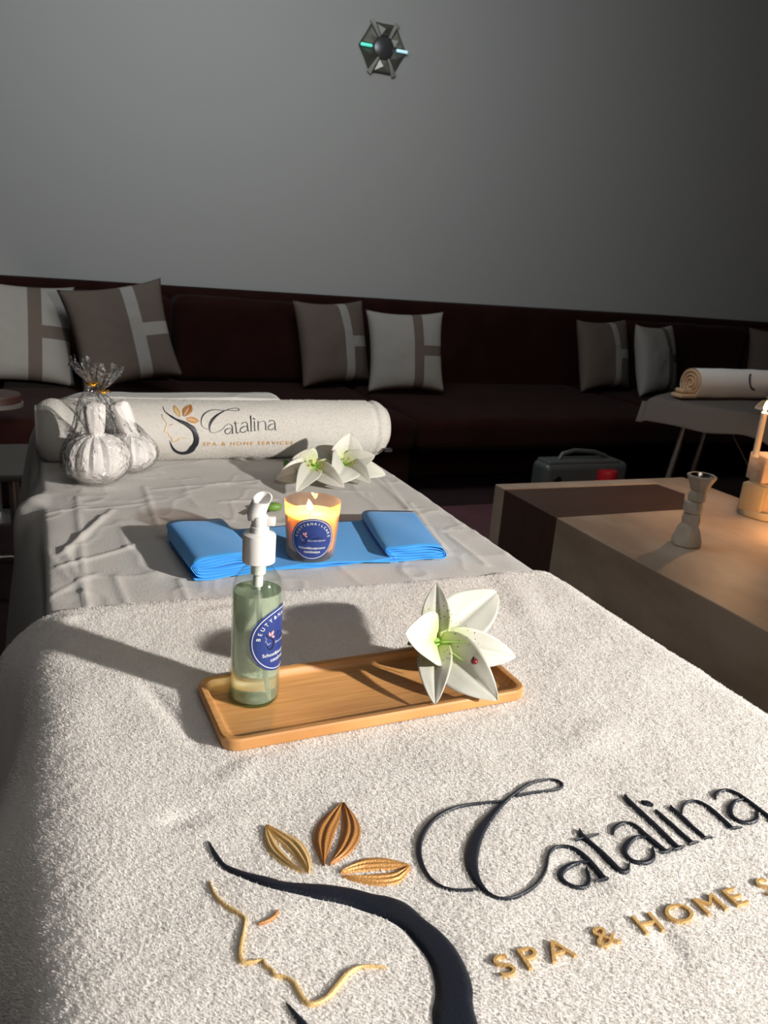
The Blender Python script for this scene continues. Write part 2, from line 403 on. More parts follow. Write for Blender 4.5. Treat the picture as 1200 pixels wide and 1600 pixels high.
# --- disposable sheet
prof_l = [(-.075, -.34), (-.062, -.22), (-.045, -.11), (-.028, -.05), (-.009, -.016), (-.003, -.005), (.003, 0), (.05, 0)]
prof_r = [(.65, 0), (.690, 0), (.702, -.005), (.712, -.022), (.722, -.06), (.732, -.13), (.742, -.30)]
def section(pl, n):
    P = np.array(pl, float); L = np.r_[0, np.cumsum(np.linalg.norm(np.diff(P, axis=0), axis=1))]
    s = np.linspace(0, L[-1], n); return np.stack([np.interp(s, L, P[:, 0]), np.interp(s, L, P[:, 1])], 1)
def chaikin(pl, k=2):
    P = np.array(pl, float)
    for _ in range(k):
        Q = [P[0]]
        for a, b in zip(P[:-1], P[1:]): Q += [a*.75+b*.25, a*.25+b*.75]
        P = np.array(Q+[P[-1]])
    return P
S = section(chaikin(prof_l+prof_r), 340)
ys = np.arange(.25, 1.985, .0042)
Sx, Yy = np.meshgrid(S[:, 0], ys, indexing='ij'); Sz = np.repeat(S[:, 1][:, None], len(ys), 1)
Z = ZS+Sz
top = (1-sstep(.0, .03, -Sz))
# crumples: ridged noise, plus the straight creases left by its folding
def ridge(x, y): return 1-2*np.abs(fbm(x, y, 3))
wr = (np.clip(ridge(Sx*6+3, Yy*5), 0, 1)**9)*.0016+(np.clip(ridge(Sx*11+9, Yy*8+4), 0, 1)**12)*.0012+fbm(Sx*4, Yy*4, 3)*.0045
def crease(x0, y0, x1, y1, h, w):
    d = np.hypot(x1-x0, y1-y0); t = ((Sx-x0)*(x1-x0)+(Yy-y0)*(y1-y0))/d/d
    px, py = x0+np.clip(t, 0, 1)*(x1-x0), y0+np.clip(t, 0, 1)*(y1-y0)
    return .62*h*np.exp(-((np.hypot(Sx-px, Yy-py))/w)**1.3)
for (a, b, c_, d, h) in [(120, 770, 134, 942, .0045), (225, 755, 252, 832, .004), (180, 895, 198, 938, .004), (280, 900, 292, 930, .004), (70, 795, 130, 786, .0035),
                         (130, 790, 230, 780, .003), (345, 778, 430, 774, .003), (60, 930, 150, 890, .003), (95, 860, 175, 790, .005), (90, 880, 200, 850, .004),
                         (640, 780, 700, 860, .004), (600, 745, 690, 850, .003), (560, 720, 640, 790, .003), (100, 850, 140, 940, .004), (160, 800, 100, 860, .004),
                         (200, 850, 240, 830, .004), (110, 900, 60, 840, .003), (700, 830, 760, 875, .004), (240, 760, 430, 745, .003)]:
    p, q = onz(a, b), onz(c_, d); wr = wr+crease(p.x, p.y, q.x, q.y, h, .0045)
Z = Z+wr*top+.004*(1-top)*fbm(Yy*5+1, Sx*0+2, 3)
# hump of the padded head end behind the bolster
hump = sstep(1.745, 1.80, Yy)*(1-.55*sstep(1.86, 1.96, Yy))
hump = hump*np.where(Sx < .35, 1, sstep(.62, .50, Sx)*1)
hump = hump*(1-.25*np.exp(-((Sx-.0)/.06)**2))
Z = Z+.118*hump*sstep(-.10, .0, Sz)
# flap of sheet standing off the edge beside the compress balls
fl = np.exp(-((Yy-1.46)/.035)**2)*sstep(.012, -.006, Sx)*sstep(-.13, -.02, Sz)
Xo = Sx-.020*fl+.012*(1-top)*fbm(Yy*4+7, Sz*6, 2)*sstep(.35, .3, np.abs(Sx-.35))*0
Xo = Xo+np.where(Sx < .3, -1, 1)*(1-top)*.008*np.sin(Yy*9+1.2)
Z = Z+.010*fl
sheet = grid_obj('disposable_sheet', np.stack([Xo, Yy, Z], -1), SHEETM, None, .0006)
tag(sheet, 'crumpled white disposable sheet with fold creases spread over the massage bed', 'sheet')

# ---------------------------------------------------------------- logo data (photo positions, laid on the bed plane)
C6 = lambda p: onz(300+p[0]/2.4, 1200+p[1]/2.4)
C7 = lambda p: onz(620+p[0]/2.069, 1180+p[1]/2.069)
C5 = lambda p: onz(1000+p[0]/5, 1180+p[1]/5)
def two(v): return (v.x, v.y)
def wscale(v):                               # metres per photo pixel at a point
    w = np.array([v.x, v.y, v.z-CZ]); return float(w@_f)/FPX
LOGO = []                                    # (name, kind, edgeA Nx2, edgeB Nx2)
def strip2(name, k, A, B, n=60): LOGO.append((name, k, smooth_line(A, n), smooth_line(B, n)))
def stroke(name, k, pts, conv, sc, n=60, wmul=1.0):
    P = []
    for x, y, w in pts:
        v = conv((x, y)); P.append((v.x, v.y, w/sc*wscale(v)*wmul))
    P = smooth_line(P, n); P[:, 2] *= 1.28; T = np.gradient(P[:, :2], axis=0); T /= np.linalg.norm(T, axis=1)[:, None]+1e-12
    N = np.stack([-T[:, 1], T[:, 0]], 1)*P[:, 2:3]/2
    LOGO.append((name, k, P[:, :2]+N, P[:, :2]-N))
up6 = [(60,270),(95,320),(130,365),(160,378),(230,402),(300,418),(360,435),(450,440),(520,443),(620,455),(700,475),(760,485),(815,510),(880,570),(930,610),(985,670),(1030,750),(1055,830),(1057,900)]
lo6 = [(60,270),(80,330),(125,382),(190,415),(260,445),(330,465),(400,480),(470,497),(560,512),(650,540),(720,565),(780,600),(820,640),(860,690),(890,740),(905,800),(907,860),(895,920)]
A = [two(C6(p)) for p in up6]+[(.221, .298), (.205, .281), (.183, .274), (.160, .281), (.138, .302), (.125, .330), (.1195, .357)]
B = [two(C6(p)) for p in lo6]+[(.193, .305), (.182, .296), (.168, .296), (.150, .306), (.136, .324), (.127, .342), (.1195, .357)]
strip2('embroidered_hair', 'navy', A, B, 150)
LF = {'l': ('embroidered_leaf', 'pale'), 'm': ('embroidered_leaf', 'bronze'), 'r': ('embroidered_leaf', 'gold')}
strip2('leaf1', 'pale', [two(C6(p)) for p in [(275,210),(340,235),(410,275),(442,330),(445,380),(437,402)]], [two(C6(p)) for p in [(275,210),(318,262),(345,290),(375,325),(405,362),(437,402)]], 40)
strip2('leaf1', 'pale', [two(C6(p)) for p in [(275,210),(268,255),(280,305),(315,345),(365,378),(425,402)]], [two(C6(p)) for p in [(275,210),(310,262),(330,295),(358,332),(388,368),(425,402)]], 40)
strip2('leaf2', 'bronze', [two(C6(p)) for p in [(567,128),(500,175),(458,225),(450,275),(470,325),(490,372)]], [two(C6(p)) for p in [(567,128),(555,195),(540,235),(525,280),(508,330),(497,372)]], 40)
strip2('leaf2', 'bronze', [two(C6(p)) for p in [(567,128),(605,170),(630,215),(630,265),(590,325),(520,370)]], [two(C6(p)) for p in [(567,128),(562,195),(558,240),(545,290),(530,330),(515,370)]], 40)
strip2('leaf3', 'gold', [two(C6(p)) for p in [(820,375),(760,350),(700,340),(640,345),(590,370),(555,400)]], [two(C6(p)) for p in [(820,375),(765,382),(700,387),(640,391),(590,398),(557,403)]], 40)
strip2('leaf3', 'gold', [two(C6(p)) for p in [(820,375),(800,410),(770,435),(700,443),(620,432),(565,415)]], [two(C6(p)) for p in [(820,375),(760,392),(700,400),(640,406),(590,411),(567,413)]], 40)
stroke('embroidered_face', 'pale', [(63,425,3),(85,480,10),(120,520,13),(165,550,15),(197,575,11),(197,600,9),(188,650,14),(180,700,16),(185,735,20),(205,742,12),(235,740,9),(265,735,9),(275,755,12),(300,772,12),(310,790,14),(345,795,11),(380,815,14),(400,850,18),(425,885,17),(450,895,15),(500,875,16),(540,830,20),(580,780,18),(620,755,11),(670,748,8),(735,752,3)], C6, 2.4, 160)
stroke('embroidered_brow', 'bronze', [(248,598,4),(275,588,10),(305,570,12),(325,545,6)], C6, 2.4, 20)
W7 = [
 [(385,133,3),(440,125,4),(500,118,4),(528,108,6),(535,95,10),(515,83,6),(480,82,5),(430,97,6),(390,120,8),(350,148,11),(300,200,22),(262,255,33),(242,315,38),(243,370,34),(260,415,24),(290,452,12),(330,472,6),(380,468,6),(430,440,7),(465,405,8),(483,365,8),(490,325,7),(510,303,7),(540,298,8),(575,307,12),(610,335,18),(640,368,19),(668,400,17)],
 [(350,148,5),(300,152,5),(230,158,6),(170,175,9),(120,205,12),(85,250,15),(71,300,16),(80,355,13),(105,400,8),(140,430,6),(190,444,5),(262,442,5)],
 [(640,408,4),(668,402,9),(685,402,3)],
 [(620,350,5),(580,350,9),(543,365,16),(528,390,18),(545,415,14),(585,430,11),(614,420,13),(622,395,10),(612,365,5)],
 [(590,243,4),(597,262,20),(625,288,16),(655,315,18),(690,350,20),(720,378,18),(745,378,10),(752,352,4)],
 [(575,278,4),(612,270,5),(652,257,3)],
 [(697,262,6),(703,238,11),(735,222,9),(770,233,13),(800,262,18),(835,292,20),(868,316,14)],
 [(850,320,4),(870,317,8),(888,312,3)],
 [(818,275,5),(775,270,10),(745,290,17),(735,318,17),(758,345,13),(800,352,12),(828,335,13),(826,305,6)],
 [(738,130,6),(745,145,17),(790,190,18),(840,240,18),(885,285,18),(908,305,14)],
 [(892,312,4),(912,306,8),(930,299,3)],
 [(790,152,6),(800,156,17),(815,160,17),(828,166,6)]]
LET7 = ['letter1']*4+['letter2']*2+['letter3']*3+['letter4']*2+['letter5']
for s, l in zip(W7, LET7): stroke(l, 'navy', s, C7, 2.069, 90 if len(s) > 12 else 30)
W5 = [
 [(122,440,20),(150,470,36),(230,545,38),(310,620,38),(380,680,36),(405,700,20)], [(375,715,6),(405,700,16),(460,688,5)],
 [(238,408,12),(250,430,34),(330,500,36),(400,570,38),(470,630,36),(505,660,18)], [(490,668,6),(520,655,14),(572,650,4)],
 [(325,465,8),(330,420,12),(360,385,14),(410,374,16),(470,390,26),(550,440,36),(630,510,38),(700,572,34),(722,590,14)], [(700,590,8),(740,585,14),(795,578,4)],
 [(585,365,14),(583,325,26),(650,293,20),(730,312,24),(820,370,36),(920,448,40),(1010,515,36)], [(990,540,6),(1020,520,14),(1060,505,5)],
 [(800,372,8),(740,380,20),(700,430,36),(712,495,36),(780,540,28),(860,545,26),(908,515,26),(900,465,12)]]
for s, l in zip(W5, ['letter5']*2+['letter6']*4+['letter7']*3): stroke(l, 'navy', s, C5, 5, 40)

# "SPA & HOME SERVICES" from the built-in sans face, laid on the bed plane
def text_tris(txt, space=1.0):
    cu = bpy.data.curves.new('t', 'FONT'); cu.body = txt; cu.size = 1; cu.space_character = space; cu.resolution_u = 4
    o = bpy.data.objects.new('t', cu); COL.objects.link(o); bpy.context.view_layer.update()
    me = bpy.data.meshes.new_from_object(o.evaluated_get(bpy.context.evaluated_depsgraph_get()))
    me.calc_loop_triangles()
    V = np.array([v.co[:] for v in me.vertices]); T = [tuple(t.vertices) for t in me.loop_triangles]
    bpy.data.objects.remove(o); bpy.data.meshes.remove(me); bpy.data.curves.remove(cu); return V, T
def text_solid(txt, space, bold=0.0):
    """closed letter solids: x,y in em, z 0..1"""
    cu = bpy.data.curves.new('t', 'FONT'); cu.body = txt; cu.size = 1; cu.space_character = space; cu.resolution_u = 4
    cu.extrude = .5; cu.offset = bold
    o = bpy.data.objects.new('t', cu); COL.objects.link(o); bpy.context.view_layer.update()
    me = bpy.data.meshes.new_from_object(o.evaluated_get(bpy.context.evaluated_depsgraph_get()))
    V = np.array([v.co[:] for v in me.vertices]); F = [tuple(p.vertices) for p in me.polygons]
    bpy.data.objects.remove(o); bpy.data.meshes.remove(me); bpy.data.curves.remove(cu)
    V[:, 2] += .5; return V, F
SPA_V, SPA_F = text_solid('SPA & HOME SERVICES', 1.32, -.004)
_x0 = SPA_V[:, 0].min()
# place: S starts at photo (778,1520); E of HOME ends near (1158,1400)
p_s = onz(782, 1528); p_e = onz(1157, 1400)
hv, _ = text_solid('SPA & HOME', 1.32, -.004)
kx = (p_e.x-p_s.x)/(hv[:, 0].max()-_x0); ky = (onz(790, 1497).y-onz(802, 1533).y)/.73*1.0
def split_parts(V, F):
    par = list(range(len(V)))
    def fd(a):
        while par[a] != a: par[a] = par[par[a]]; a = par[a]
        return a
    for f in F:
        for a in f[1:]: par[fd(a)] = fd(f[0])
    G = {}
    for f in F: G.setdefault(fd(f[0]), []).append(f)
    out = []
    for fs in G.values():
        vi = sorted({i for f in fs for i in f}); mp = {v: k for k, v in enumerate(vi)}
        out.append((vi, [tuple(mp[i] for i in f) for f in fs]))
    return out
SPA2 = np.stack([(SPA_V[:, 0]-_x0)*kx+p_s.x, SPA_V[:, 1]*ky+onz(1000, 1466).y], 1)

# ---------------------------------------------------------------- the near towel
tw_l = [(-.135, -.42), (-.115, -.30), (-.095, -.20), (-.072, -.11), (-.050, -.055), (-.030, -.024), (-.012, -.008), (.012, 0), (.05, 0)]
tw_r = [(.66, 0), (.692, 0), (.707, -.004), (.719, -.016), (.728, -.045), (.736, -.10), (.745, -.25)]
TS = section(chaikin(tw_l+tw_r), 420)
YE = .966
def towel_off(x, y):
    h = fbm(x*5+2, y*5+1, 3)*.0042+fbm(x*22, y*22, 2)*.0012
    for (a, b, c_, d, hh, w) in TWC:
        L = math.hypot(c_-a, d-b); t = np.clip(((x-a)*(c_-a)+(y-b)*(d-b))/L/L, 0, 1)
        h = h+hh*np.exp(-((np.hypot(x-(a+t*(c_-a)), y-(b+t*(d-b))))/w)**2)*np.sin(np.pi*np.clip(t, .03, .97))
    return h
TWC = []
for (a, b, c_, d, hh, w) in [(215, 1055, 330, 1180, -.004, .009), (240, 1290, 330, 1268, -.003, .01), (300, 960, 480, 940, .003, .01), (60, 985, 130, 960, .003, .012),
                             (700, 880, 730, 900, -.003, .008), (780, 880, 860, 1010, .0025, .02), (1010, 1420, 1080, 1530, -.0018, .01), (860, 1340, 960, 1400, -.002, .012),
                             (640, 1180, 900, 1250, .003, .02), (880, 1180, 980, 1120, .0025, .02), (330, 1230, 420, 1180, .0025, .012)]:
    p, q = onz(a, b), onz(c_, d); TWC.append((p.x, p.y, q.x, q.y, hh, w))
yt = np.concatenate([np.arange(.06, YE-.012, .0035), YE-.012+.014*np.sin(np.linspace(0, math.pi/2, 7)[1:])])
drop = np.zeros_like(yt); drop[-6:] = -.011*(1-np.cos(np.linspace(0, math.pi/2, 7)[1:]))
TX, TY = np.meshgrid(TS[:, 0], yt, indexing='ij'); TZ = .75+np.repeat(TS[:, 1][:, None], len(yt), 1)
edge = .010*fbm(TX*6, TX*0+3, 2)                                   # the hem is not quite straight
TYo = TY+edge*sstep(.8, YE, TY)
flat = sstep(.06, .0, .75-TZ)
TZ = TZ+towel_off(TX, TYo)*flat+drop[None, :]*np.where(flat > 0, 1, 1)
side = 1-flat
TXo = TX+np.where(TX < .3, -1, 1)*side*(.012*np.sin(TY*14)+.01*fbm(TY*8, TZ*6, 2))
towel = grid_obj('spa_towel', np.stack([TXo, TYo, TZ], -1), TERRY, None, 0)
tag(towel, 'large white terry towel with navy and gold embroidery draped over near half of bed', 'towel')

def tw_point(x, y, h):                       # logo coordinates -> towel surface
    x = np.asarray(x); y = np.asarray(y)
    return np.stack([x, y, .75+towel_off(x, y)+h], -1)

def strip_grid(A, B, hmax, mapf, nc=9, ridges=0):
    t = np.linspace(0, 1, nc)
    P = A[:, None, :]*(1-t)[None, :, None]+B[:, None, :]*t[None, :, None]
    prof = np.sqrt(np.clip(1-(2*t-1)**4, 0, 1)); h = hmax*(prof*(1+(.22*np.cos(2*np.pi*ridges*t) if ridges else 0)))[None, :]*np.ones((len(A), 1))-.0004
    wd = np.linalg.norm(A-B, axis=1); h = h*np.clip(wd/.0012, .3, 1)[:, None]
    return mapf(P[..., 0], P[..., 1], h)
def build_logo(parent, mapf, hmax, tiny=False, mats=None, names=None):
    mats = mats or {'capital': mat('light_gold_thread', (.66, .42, .17), .35, .2, bump=(800, .8, .0008), spec=.6), 'navy': NAVY, 'pale': GOLDL, 'bronze': GOLDD, 'gold': GOLD}
    groups = {}
    for nm, k, A, B in LOGO:
        groups.setdefault((nm, k), []).append(strip_grid(A, B, hmax, mapf, 25, 3) if nm.startswith('leaf') else strip_grid(A, B, hmax, mapf))
    for (nm, k), L in groups.items():
        V = []; F = []; n = 0
        for P in L:
            a, b = P.shape[:2]; idx = np.arange(a*b).reshape(a, b)+n
            F.append(np.stack([idx[:-1, :-1], idx[1:, :-1], idx[1:, 1:], idx[:-1, 1:]], -1).reshape(-1, 4)); V.append(P.reshape(-1, 3)); n += a*b
        name = {'leaf1': 'embroidered_leaf', 'leaf2': 'embroidered_leaf', 'leaf3': 'embroidered_leaf'}.get(nm, 'embroidered_letter' if nm.startswith('letter') else nm)
        o = fast_mesh(name, np.vstack(V), np.vstack(F), mats[k], parent)
        o['label'] = {'embroidered_leaf': k+' coloured embroidered leaf', 'embroidered_letter': 'navy embroidered script letter', 'embroidered_hair': 'navy sweeping curl of hair',
                      'embroidered_face': 'gold outline of a face in profile', 'embroidered_brow': 'small bronze closed eye line'}[name]
    hh = np.where(SPA_V[:, 2] > .5, hmax*.9, -.0005)
    P = mapf(SPA2[:, 0], SPA2[:, 1], hh)
    for vi, fi in SPA_PARTS:
        o = mesh_obj('embroidered_capital', P[vi], fi, mats['capital'], parent, False); o['label'] = 'gold embroidered capital letter'
SPA_PARTS = split_parts(SPA_V, SPA_F)
build_logo(towel, tw_point, .0030)

# mask of the stitched area, then the loop pile everywhere else
GX0, GY0, GS = -.15, .05, .0006
mask = np.zeros((1600, 1600), bool)
def mark(P):
    i = ((P[:, 0]-GX0)/GS).astype(int); j = ((P[:, 1]-GY0)/GS).astype(int); ok = (i > 0) & (i < 1599) & (j > 0) & (j < 1599)
    mask[i[ok], j[ok]] = True
for nm, k, A, B in LOGO:
    AA = np.stack([np.interp(np.linspace(0, len(A)-1, 900), np.arange(len(A)), A[:, c]) for c in (0, 1)], 1)
    BB = np.stack([np.interp(np.linspace(0, len(B)-1, 900), np.arange(len(B)), B[:, c]) for c in (0, 1)], 1)
    for t in np.linspace(-.02, 1.02, 60): mark(AA*(1-t)+BB*t)
for f in SPA_F:
    q = SPA2[list(f)]
    for _ in range(60):
        w = rng.random(len(q)); w /= w.sum(); mark((q*w[:, None]).sum(0)[None])
NP = 900000
L_ = np.r_[0, np.cumsum(np.linalg.norm(np.diff(TS, axis=0), axis=1))]
sx = rng.random(NP)*(L_[-1]-.25)+.15; x = np.interp(sx, L_, TS[:, 0]); zz = np.interp(sx, L_, TS[:, 1])
y = .24+rng.random(NP)**1.0*(YE+.002-.24)
# denser towards the front where the loops show singly is not needed: even density
y = y+.010*fbm(x*6, x*0+3, 2)*sstep(.8, YE, y)
i = np.clip(((x-GX0)/GS).astype(int), 0, 1599); j = np.clip(((y-GY0)/GS).astype(int), 0, 1599)
keep = ~(mask[i, j] & (zz > -.01)); x, y, zz, sx = x[keep], y[keep], zz[keep], sx[keep]; N = len(x)
fl = sstep(.06, .0, -zz)
eps = .001; dx = np.interp(sx+eps, L_, TS[:, 0])-np.interp(sx-eps, L_, TS[:, 0]); dz = np.interp(sx+eps, L_, TS[:, 1])-np.interp(sx-eps, L_, TS[:, 1])
nl = np.hypot(dx, dz); nx, nz = -dz/nl, dx/nl
edge_drop = -.011*(1-np.sqrt(np.clip(1-((np.clip(y-(YE-.012), 0, .0135))/.014)**2, 0, 1)))
base = np.stack([x+np.where(x < .3, -1, 1)*(1-fl)*(.012*np.sin(y*14)), y, .75+zz+towel_off(x, y)*fl+edge_drop], 1)
nrm = np.stack([nx, np.zeros(N), nz], 1)
clump = fbm(x*160, y*160, 2); cl2 = fbm(x*70+5, y*70, 2)
ang = 2*math.pi*(rng.random(N)*.8+fbm(x*120+11, y*120+3, 2)*1.2); ln = .0013*(1+.32*rng.standard_normal(N).clip(-1.5, 1.5)+.55*clump+.35*cl2).clip(.35, 2.0)
lean = np.stack([np.cos(ang), np.sin(ang), np.zeros(N)], 1)*(.55+.3*rng.random(N))[:, None]
tip = base+(nrm+lean)*ln[:, None]*.95; mid = base+(nrm*.75+lean*.25)*ln[:, None]*.65
wv = np.cross(nrm, lean); wv /= np.linalg.norm(wv, axis=1)[:, None]; w = wv*(.00019*(1+.4*rng.random(N)))[:, None]
base = base-nrm*.0006
V = np.stack([base-w, base+w, mid-w*1.1, mid+w*1.1, tip-w*.35, tip+w*.35], 1).reshape(-1, 3)
q = np.arange(N)[:, None]*6
F = np.stack([q+np.array([0, 1, 3, 2]), q+np.array([2, 3, 5, 4])], 1).reshape(-1, 4)
pile = fast_mesh('terry_pile', V, F, PILE, towel); pile['kind'] = 'stuff'

# ---------------------------------------------------------------- bolster roll with the same logo
BR, BYc = .066, 1.728
BZc = ZS+BR-.004
bx0, bx1 = ony(60, 690, 1.69).x, ony(604, 690, 1.69).x
bol = thing('rolled_towel', 'thick rolled white towel with embroidered logo lying across the head of the bed', 'towel', (.35, BYc, BZc))
def roll_r(x, th):
    e = np.minimum(x-bx0, bx1-x)/.03
    r = BR*(1-.22*np.clip(1-e, 0, 1)**2.2)
    r = r+.0022*fbm(x*9, th*1.3+2, 3)-.004*np.exp(-((x-(bx1-.035))/.006)**2)-.0025*np.exp(-((x-(bx0+.05))/.01)**2)
    return r
xs_ = np.concatenate([bx0+np.linspace(0, .03, 8)[:-1], np.linspace(bx0+.03, bx1-.03, 150), bx1-.03+np.linspace(0, .03, 8)[1:]])
th = np.linspace(0, 2*math.pi, 73)
XX, TH = np.meshgrid(xs_, th, indexing='ij'); RR = roll_r(XX, np.minimum(TH, 2*math.pi-TH))
P = np.stack([XX-.35, RR*np.cos(TH), RR*np.sin(TH)*.97], -1)
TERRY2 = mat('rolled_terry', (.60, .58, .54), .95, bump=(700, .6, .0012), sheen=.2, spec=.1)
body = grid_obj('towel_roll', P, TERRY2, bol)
for sgn, bx in ((-1, bx0), (1, bx1)):         # spiral layers at the two ends
    mb = MB(); mb.lathe([(BR*.79, 0), (BR*.72, .004)], 48); e = []
    sp = [];
    for k in range(150):
        a = k/150*2*math.pi*3.6; r = BR*.78*(1-.85*k/150); sp.append((sgn*.001, r*math.cos(a), r*math.sin(a)*.97))
    en = MB(); n = 40
    en.add([(0, 0, 0)]+[(0, BR*.80*math.cos(2*math.pi*k/n), BR*.78*math.sin(2*math.pi*k/n)) for k in range(n)], [(0, 1+k, 1+(k+1) % n) for k in range(n)])
    en.tube(sp, .0042, 8)
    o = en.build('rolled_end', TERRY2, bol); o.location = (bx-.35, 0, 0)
    o.data.transform(Matrix.Identity(4))
tg = MB().box((bx1-.35-.014, -BR-.001, -.042), (bx1-.35+.004, -BR+.012, -.034), .001, 1)
tg.build('care_label', DMETAL, bol)['label'] = 'small black tag near the right end'
LX0, LY0 = .100, .400                         # logo centre line on the roll
q0 = ony(256, 648, 1.67).x; q1 = ony(457, 686, 1.67).x
LS = (q1-q0)/(SPA2[:, 0].max()-.100)
def roll_point(x, y, h):
    x = np.asarray(x); y = np.asarray(y)
    X = (x-LX0)*LS+q0; s = (y-LY0)*LS*.98
    a = math.pi+math.radians(-12)-s/BR*1.0     # 180 deg faces the camera, growing s climbs the roll
    r = roll_r(X, np.minimum(a, 2*math.pi-a))+h
    return np.stack([X-.35, r*np.cos(a), r*np.sin(a)*.97], -1)
def roll_map(x, y, h): return roll_point(x, y, h*.35+.0004)
build_logo(bol, roll_map, .0035)
# fine fluff on the roll
NR = 60000
xr = bx0+.004+rng.random(NR)*(bx1-bx0-.008); tr = rng.random(NR)*math.pi*1.05+math.pi*.45; rr = roll_r(xr, np.minimum(tr, 2*math.pi-tr))
# keep the stitching clear
sinv = (math.pi+math.radians(-12)-tr)*BR/(LS*.98)+LY0; xinv = (xr-q0)/LS+LX0
i = np.clip(((xinv-GX0)/GS).astype(int), 0, 1599); j = np.clip(((sinv-GY0)/GS).astype(int), 0, 1599); k_ = ~mask[i, j]
xr, tr, rr = xr[k_], tr[k_], rr[k_]; NR = len(xr)
b = np.stack([xr-.35, rr*np.cos(tr), rr*np.sin(tr)*.97], 1); n_ = np.stack([np.zeros(NR), np.cos(tr), np.sin(tr)], 1)
l_ = rng.standard_normal((NR, 3))*.5; tp = b+(n_+l_)*.0008; w_ = np.cross(n_, l_); w_ /= np.linalg.norm(w_, axis=1)[:, None]; w_ *= .0004
V = np.stack([b-n_*.0004-w_, b-n_*.0004+w_, tp+w_*.4, tp-w_*.4], 1).reshape(-1, 3)
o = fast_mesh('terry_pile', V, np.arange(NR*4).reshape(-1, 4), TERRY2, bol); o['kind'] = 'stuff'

# ---------------------------------------------------------------- bamboo tray
def rrect(w, h, r, n=8):
    P = []
    for cx, cy, a0 in ((w/2-r, h/2-r, 0), (-w/2+r, h/2-r, 90), (-w/2+r, -h/2+r, 180), (w/2-r, -h/2+r, 270)):
        for k in range(n+1):
            a = math.radians(a0+90*k/n); P.append((cx+r*math.cos(a), cy+r*math.sin(a)))
    return P
tl, tr_, fl_, fr_ = onz(312, 1062, .765), onz(772, 1036, .765), onz(352, 1158, .757), onz(797, 1084, .757)
tc = Vector((.298, .684, .76)); TZ0 = .7490
ang_t = .034; TW_, TH_ = .326, .122
def loop_stack(rings, closed_bottom=True):
    V = []; F = []; n = len(rings[0][0])
    for P, z in rings: V += [(x, y, z) for x, y in P]
    for i in range(len(rings)-1):
        for k in range(n): F.append((i*n+k, i*n+(k+1) % n, (i+1)*n+(k+1) % n, (i+1)*n+k))
    F.append(tuple(range(n))[::-1]); F.append(tuple(range((len(rings)-1)*n, len(rings)*n)))
    return V, F
W, H = TW_, TH_
rings = [(rrect(W-.006, H-.006, .014), 0), (rrect(W-.001, H-.001, .016), .002), (rrect(W, H, .017), .004), (rrect(W, H, .017), .0115), (rrect(W-.003, H-.003, .016), .0132),
         (rrect(W-.012, H-.012, .012), .0132), (rrect(W-.015, H-.015, .011), .0124), (rrect(W-.019, H-.019, .010), .0065), (rrect(W-.024, H-.024, .008), .0050)]
V, F = loop_stack(rings)
tray = MB().add(V, F).build('bamboo_tray', BAMBOO, None)
tray.location = (tc.x, tc.y, TZ0); tray.rotation_euler = (0, 0, ang_t)
tag(tray, 'rounded rectangular bamboo tray lying on the white terry towel', 'tray')
TF = TZ0+.0052

